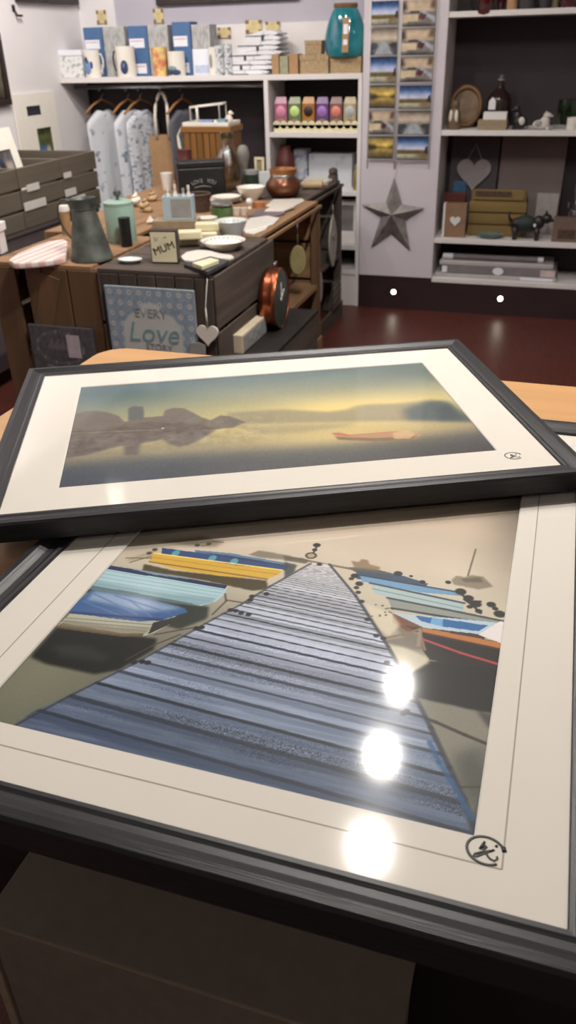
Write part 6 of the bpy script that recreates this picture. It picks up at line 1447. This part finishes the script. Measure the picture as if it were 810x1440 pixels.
j = thing('chrome_lantern', 'bright chrome ornament behind the brown carton at the right edge', 'ornament', (p[0]+0.02, YF+0.17, Z2))
b = B(); b.lathe([(0, 0), (0.05, 0), (0.05, 0.02), (0.035, 0.03), (0.045, 0.09), (0.035, 0.15), (0.05, 0.16), (0.05, 0.19), (0.02, 0.20), (0.02, 0.24), (0, 0.24)], 26); b.build('body', m_chrome, j)
b = B(); b.tube([(-0.018, 0, 0.235), (-0.02, 0, 0.27), (0, 0, 0.285), (0.02, 0, 0.27), (0.018, 0, 0.235)], 0.004, 8); b.build('handle', m_chrome, j)
# bottom shelf: flat packs
Z1 = 0.1995
m_pk = mat('grey_pack', (120, 116, 118), 0.6, 0, 0.12, 14); m_pk2 = mat('pale_pack', (178, 172, 172), 0.6, 0, 0.06, 14)
def pack(label, x0, x1, yb, yt, y, m, dep=0.20, name='flat_pack', extra=None):
    a, c = ony(x0, (yb+yt)/2, y), ony(x1, (yb+yt)/2, y); xm = (a[0]+c[0])/2; w_ = c[0]-a[0]
    return xm, w_
xs = [(612, 786, 0.022, m_pk2, 'pale mauve flat pack at the bottom of the plinth-level stack'), (622, 784, 0.046, m_pk, 'grey flat pack with a white oval sticker in the plinth-level stack'), (618, 779, 0.026, m_pk2, 'white flat pack second from top of the plinth-level stack')]
z = Z1
for k, (x0, x1, h, m, lab) in enumerate(xs):
    xm, w_ = pack(lab, x0, x1, 380, 360, YF+0.04, m)
    root = thing('flat_pack', lab, 'package', (xm, YF+0.04, z), 0.012*(k-1), 'flat packs on the bottom right shelf')
    b = B(); b.box(-w_/2, w_/2, 0, 0.22, 0, h-0.001); b.build('pack', m, root, 0.004)
    if k == 1:
        b = B(); b.at(0.0, -0.0005, h*0.5, rx=PI/2); b.lathe([(0, 0.001), (0.030, 0.001), (0.030, 0)], 24, 0, 1, 0.72); b.build('oval_sticker', m_lab, root)
        b = B(); b.box(w_/2-0.085, w_/2-0.004, -0.0015, -0.0003, 0.004, h-0.006); b.build('end_label', mat('rose_white_label', (206, 190, 188), 0.6), root)
        b = B(); b.box(-w_/2+0.0, -w_/2+0.03, -0.0015, -0.0003, 0.004, h-0.006); b.build('end_label', m_lab, root)
    if k == 0: b = B(); b.box(w_/2-0.20, w_/2-0.02, -0.0015, -0.0003, 0.003, h-0.004); b.build('white_strip', m_lab, root)
    z += h
xm, w_ = pack('', 623, 766, 355, 348, YF+0.06, m_pk)
root = thing('rolled_print', 'grey rolled print with white wrapped ends on top of the flat packs', 'roll', (xm, YF+0.08, z+0.0165), 0)
b = B(); b.at(0, 0, 0, ry=PI/2); b.lathe([(0, -w_/2+0.06), (0.0155, -w_/2+0.06), (0.0155, w_/2-0.03), (0, w_/2-0.03)], 20); b.build('roll', m_pk, root)
for s, L in ((-1, 0.06), (1, 0.03)): b = B(); b.at(0, 0, 0, ry=PI/2); e = s*w_/2; i_ = e-s*(L-0.0003); b.lathe([(0, min(e, i_)), (0.0165, min(e, i_)), (0.0165, max(e, i_)), (0, max(e, i_))], 20); b.build('wrapped_end', m_lab, root)
#@@END
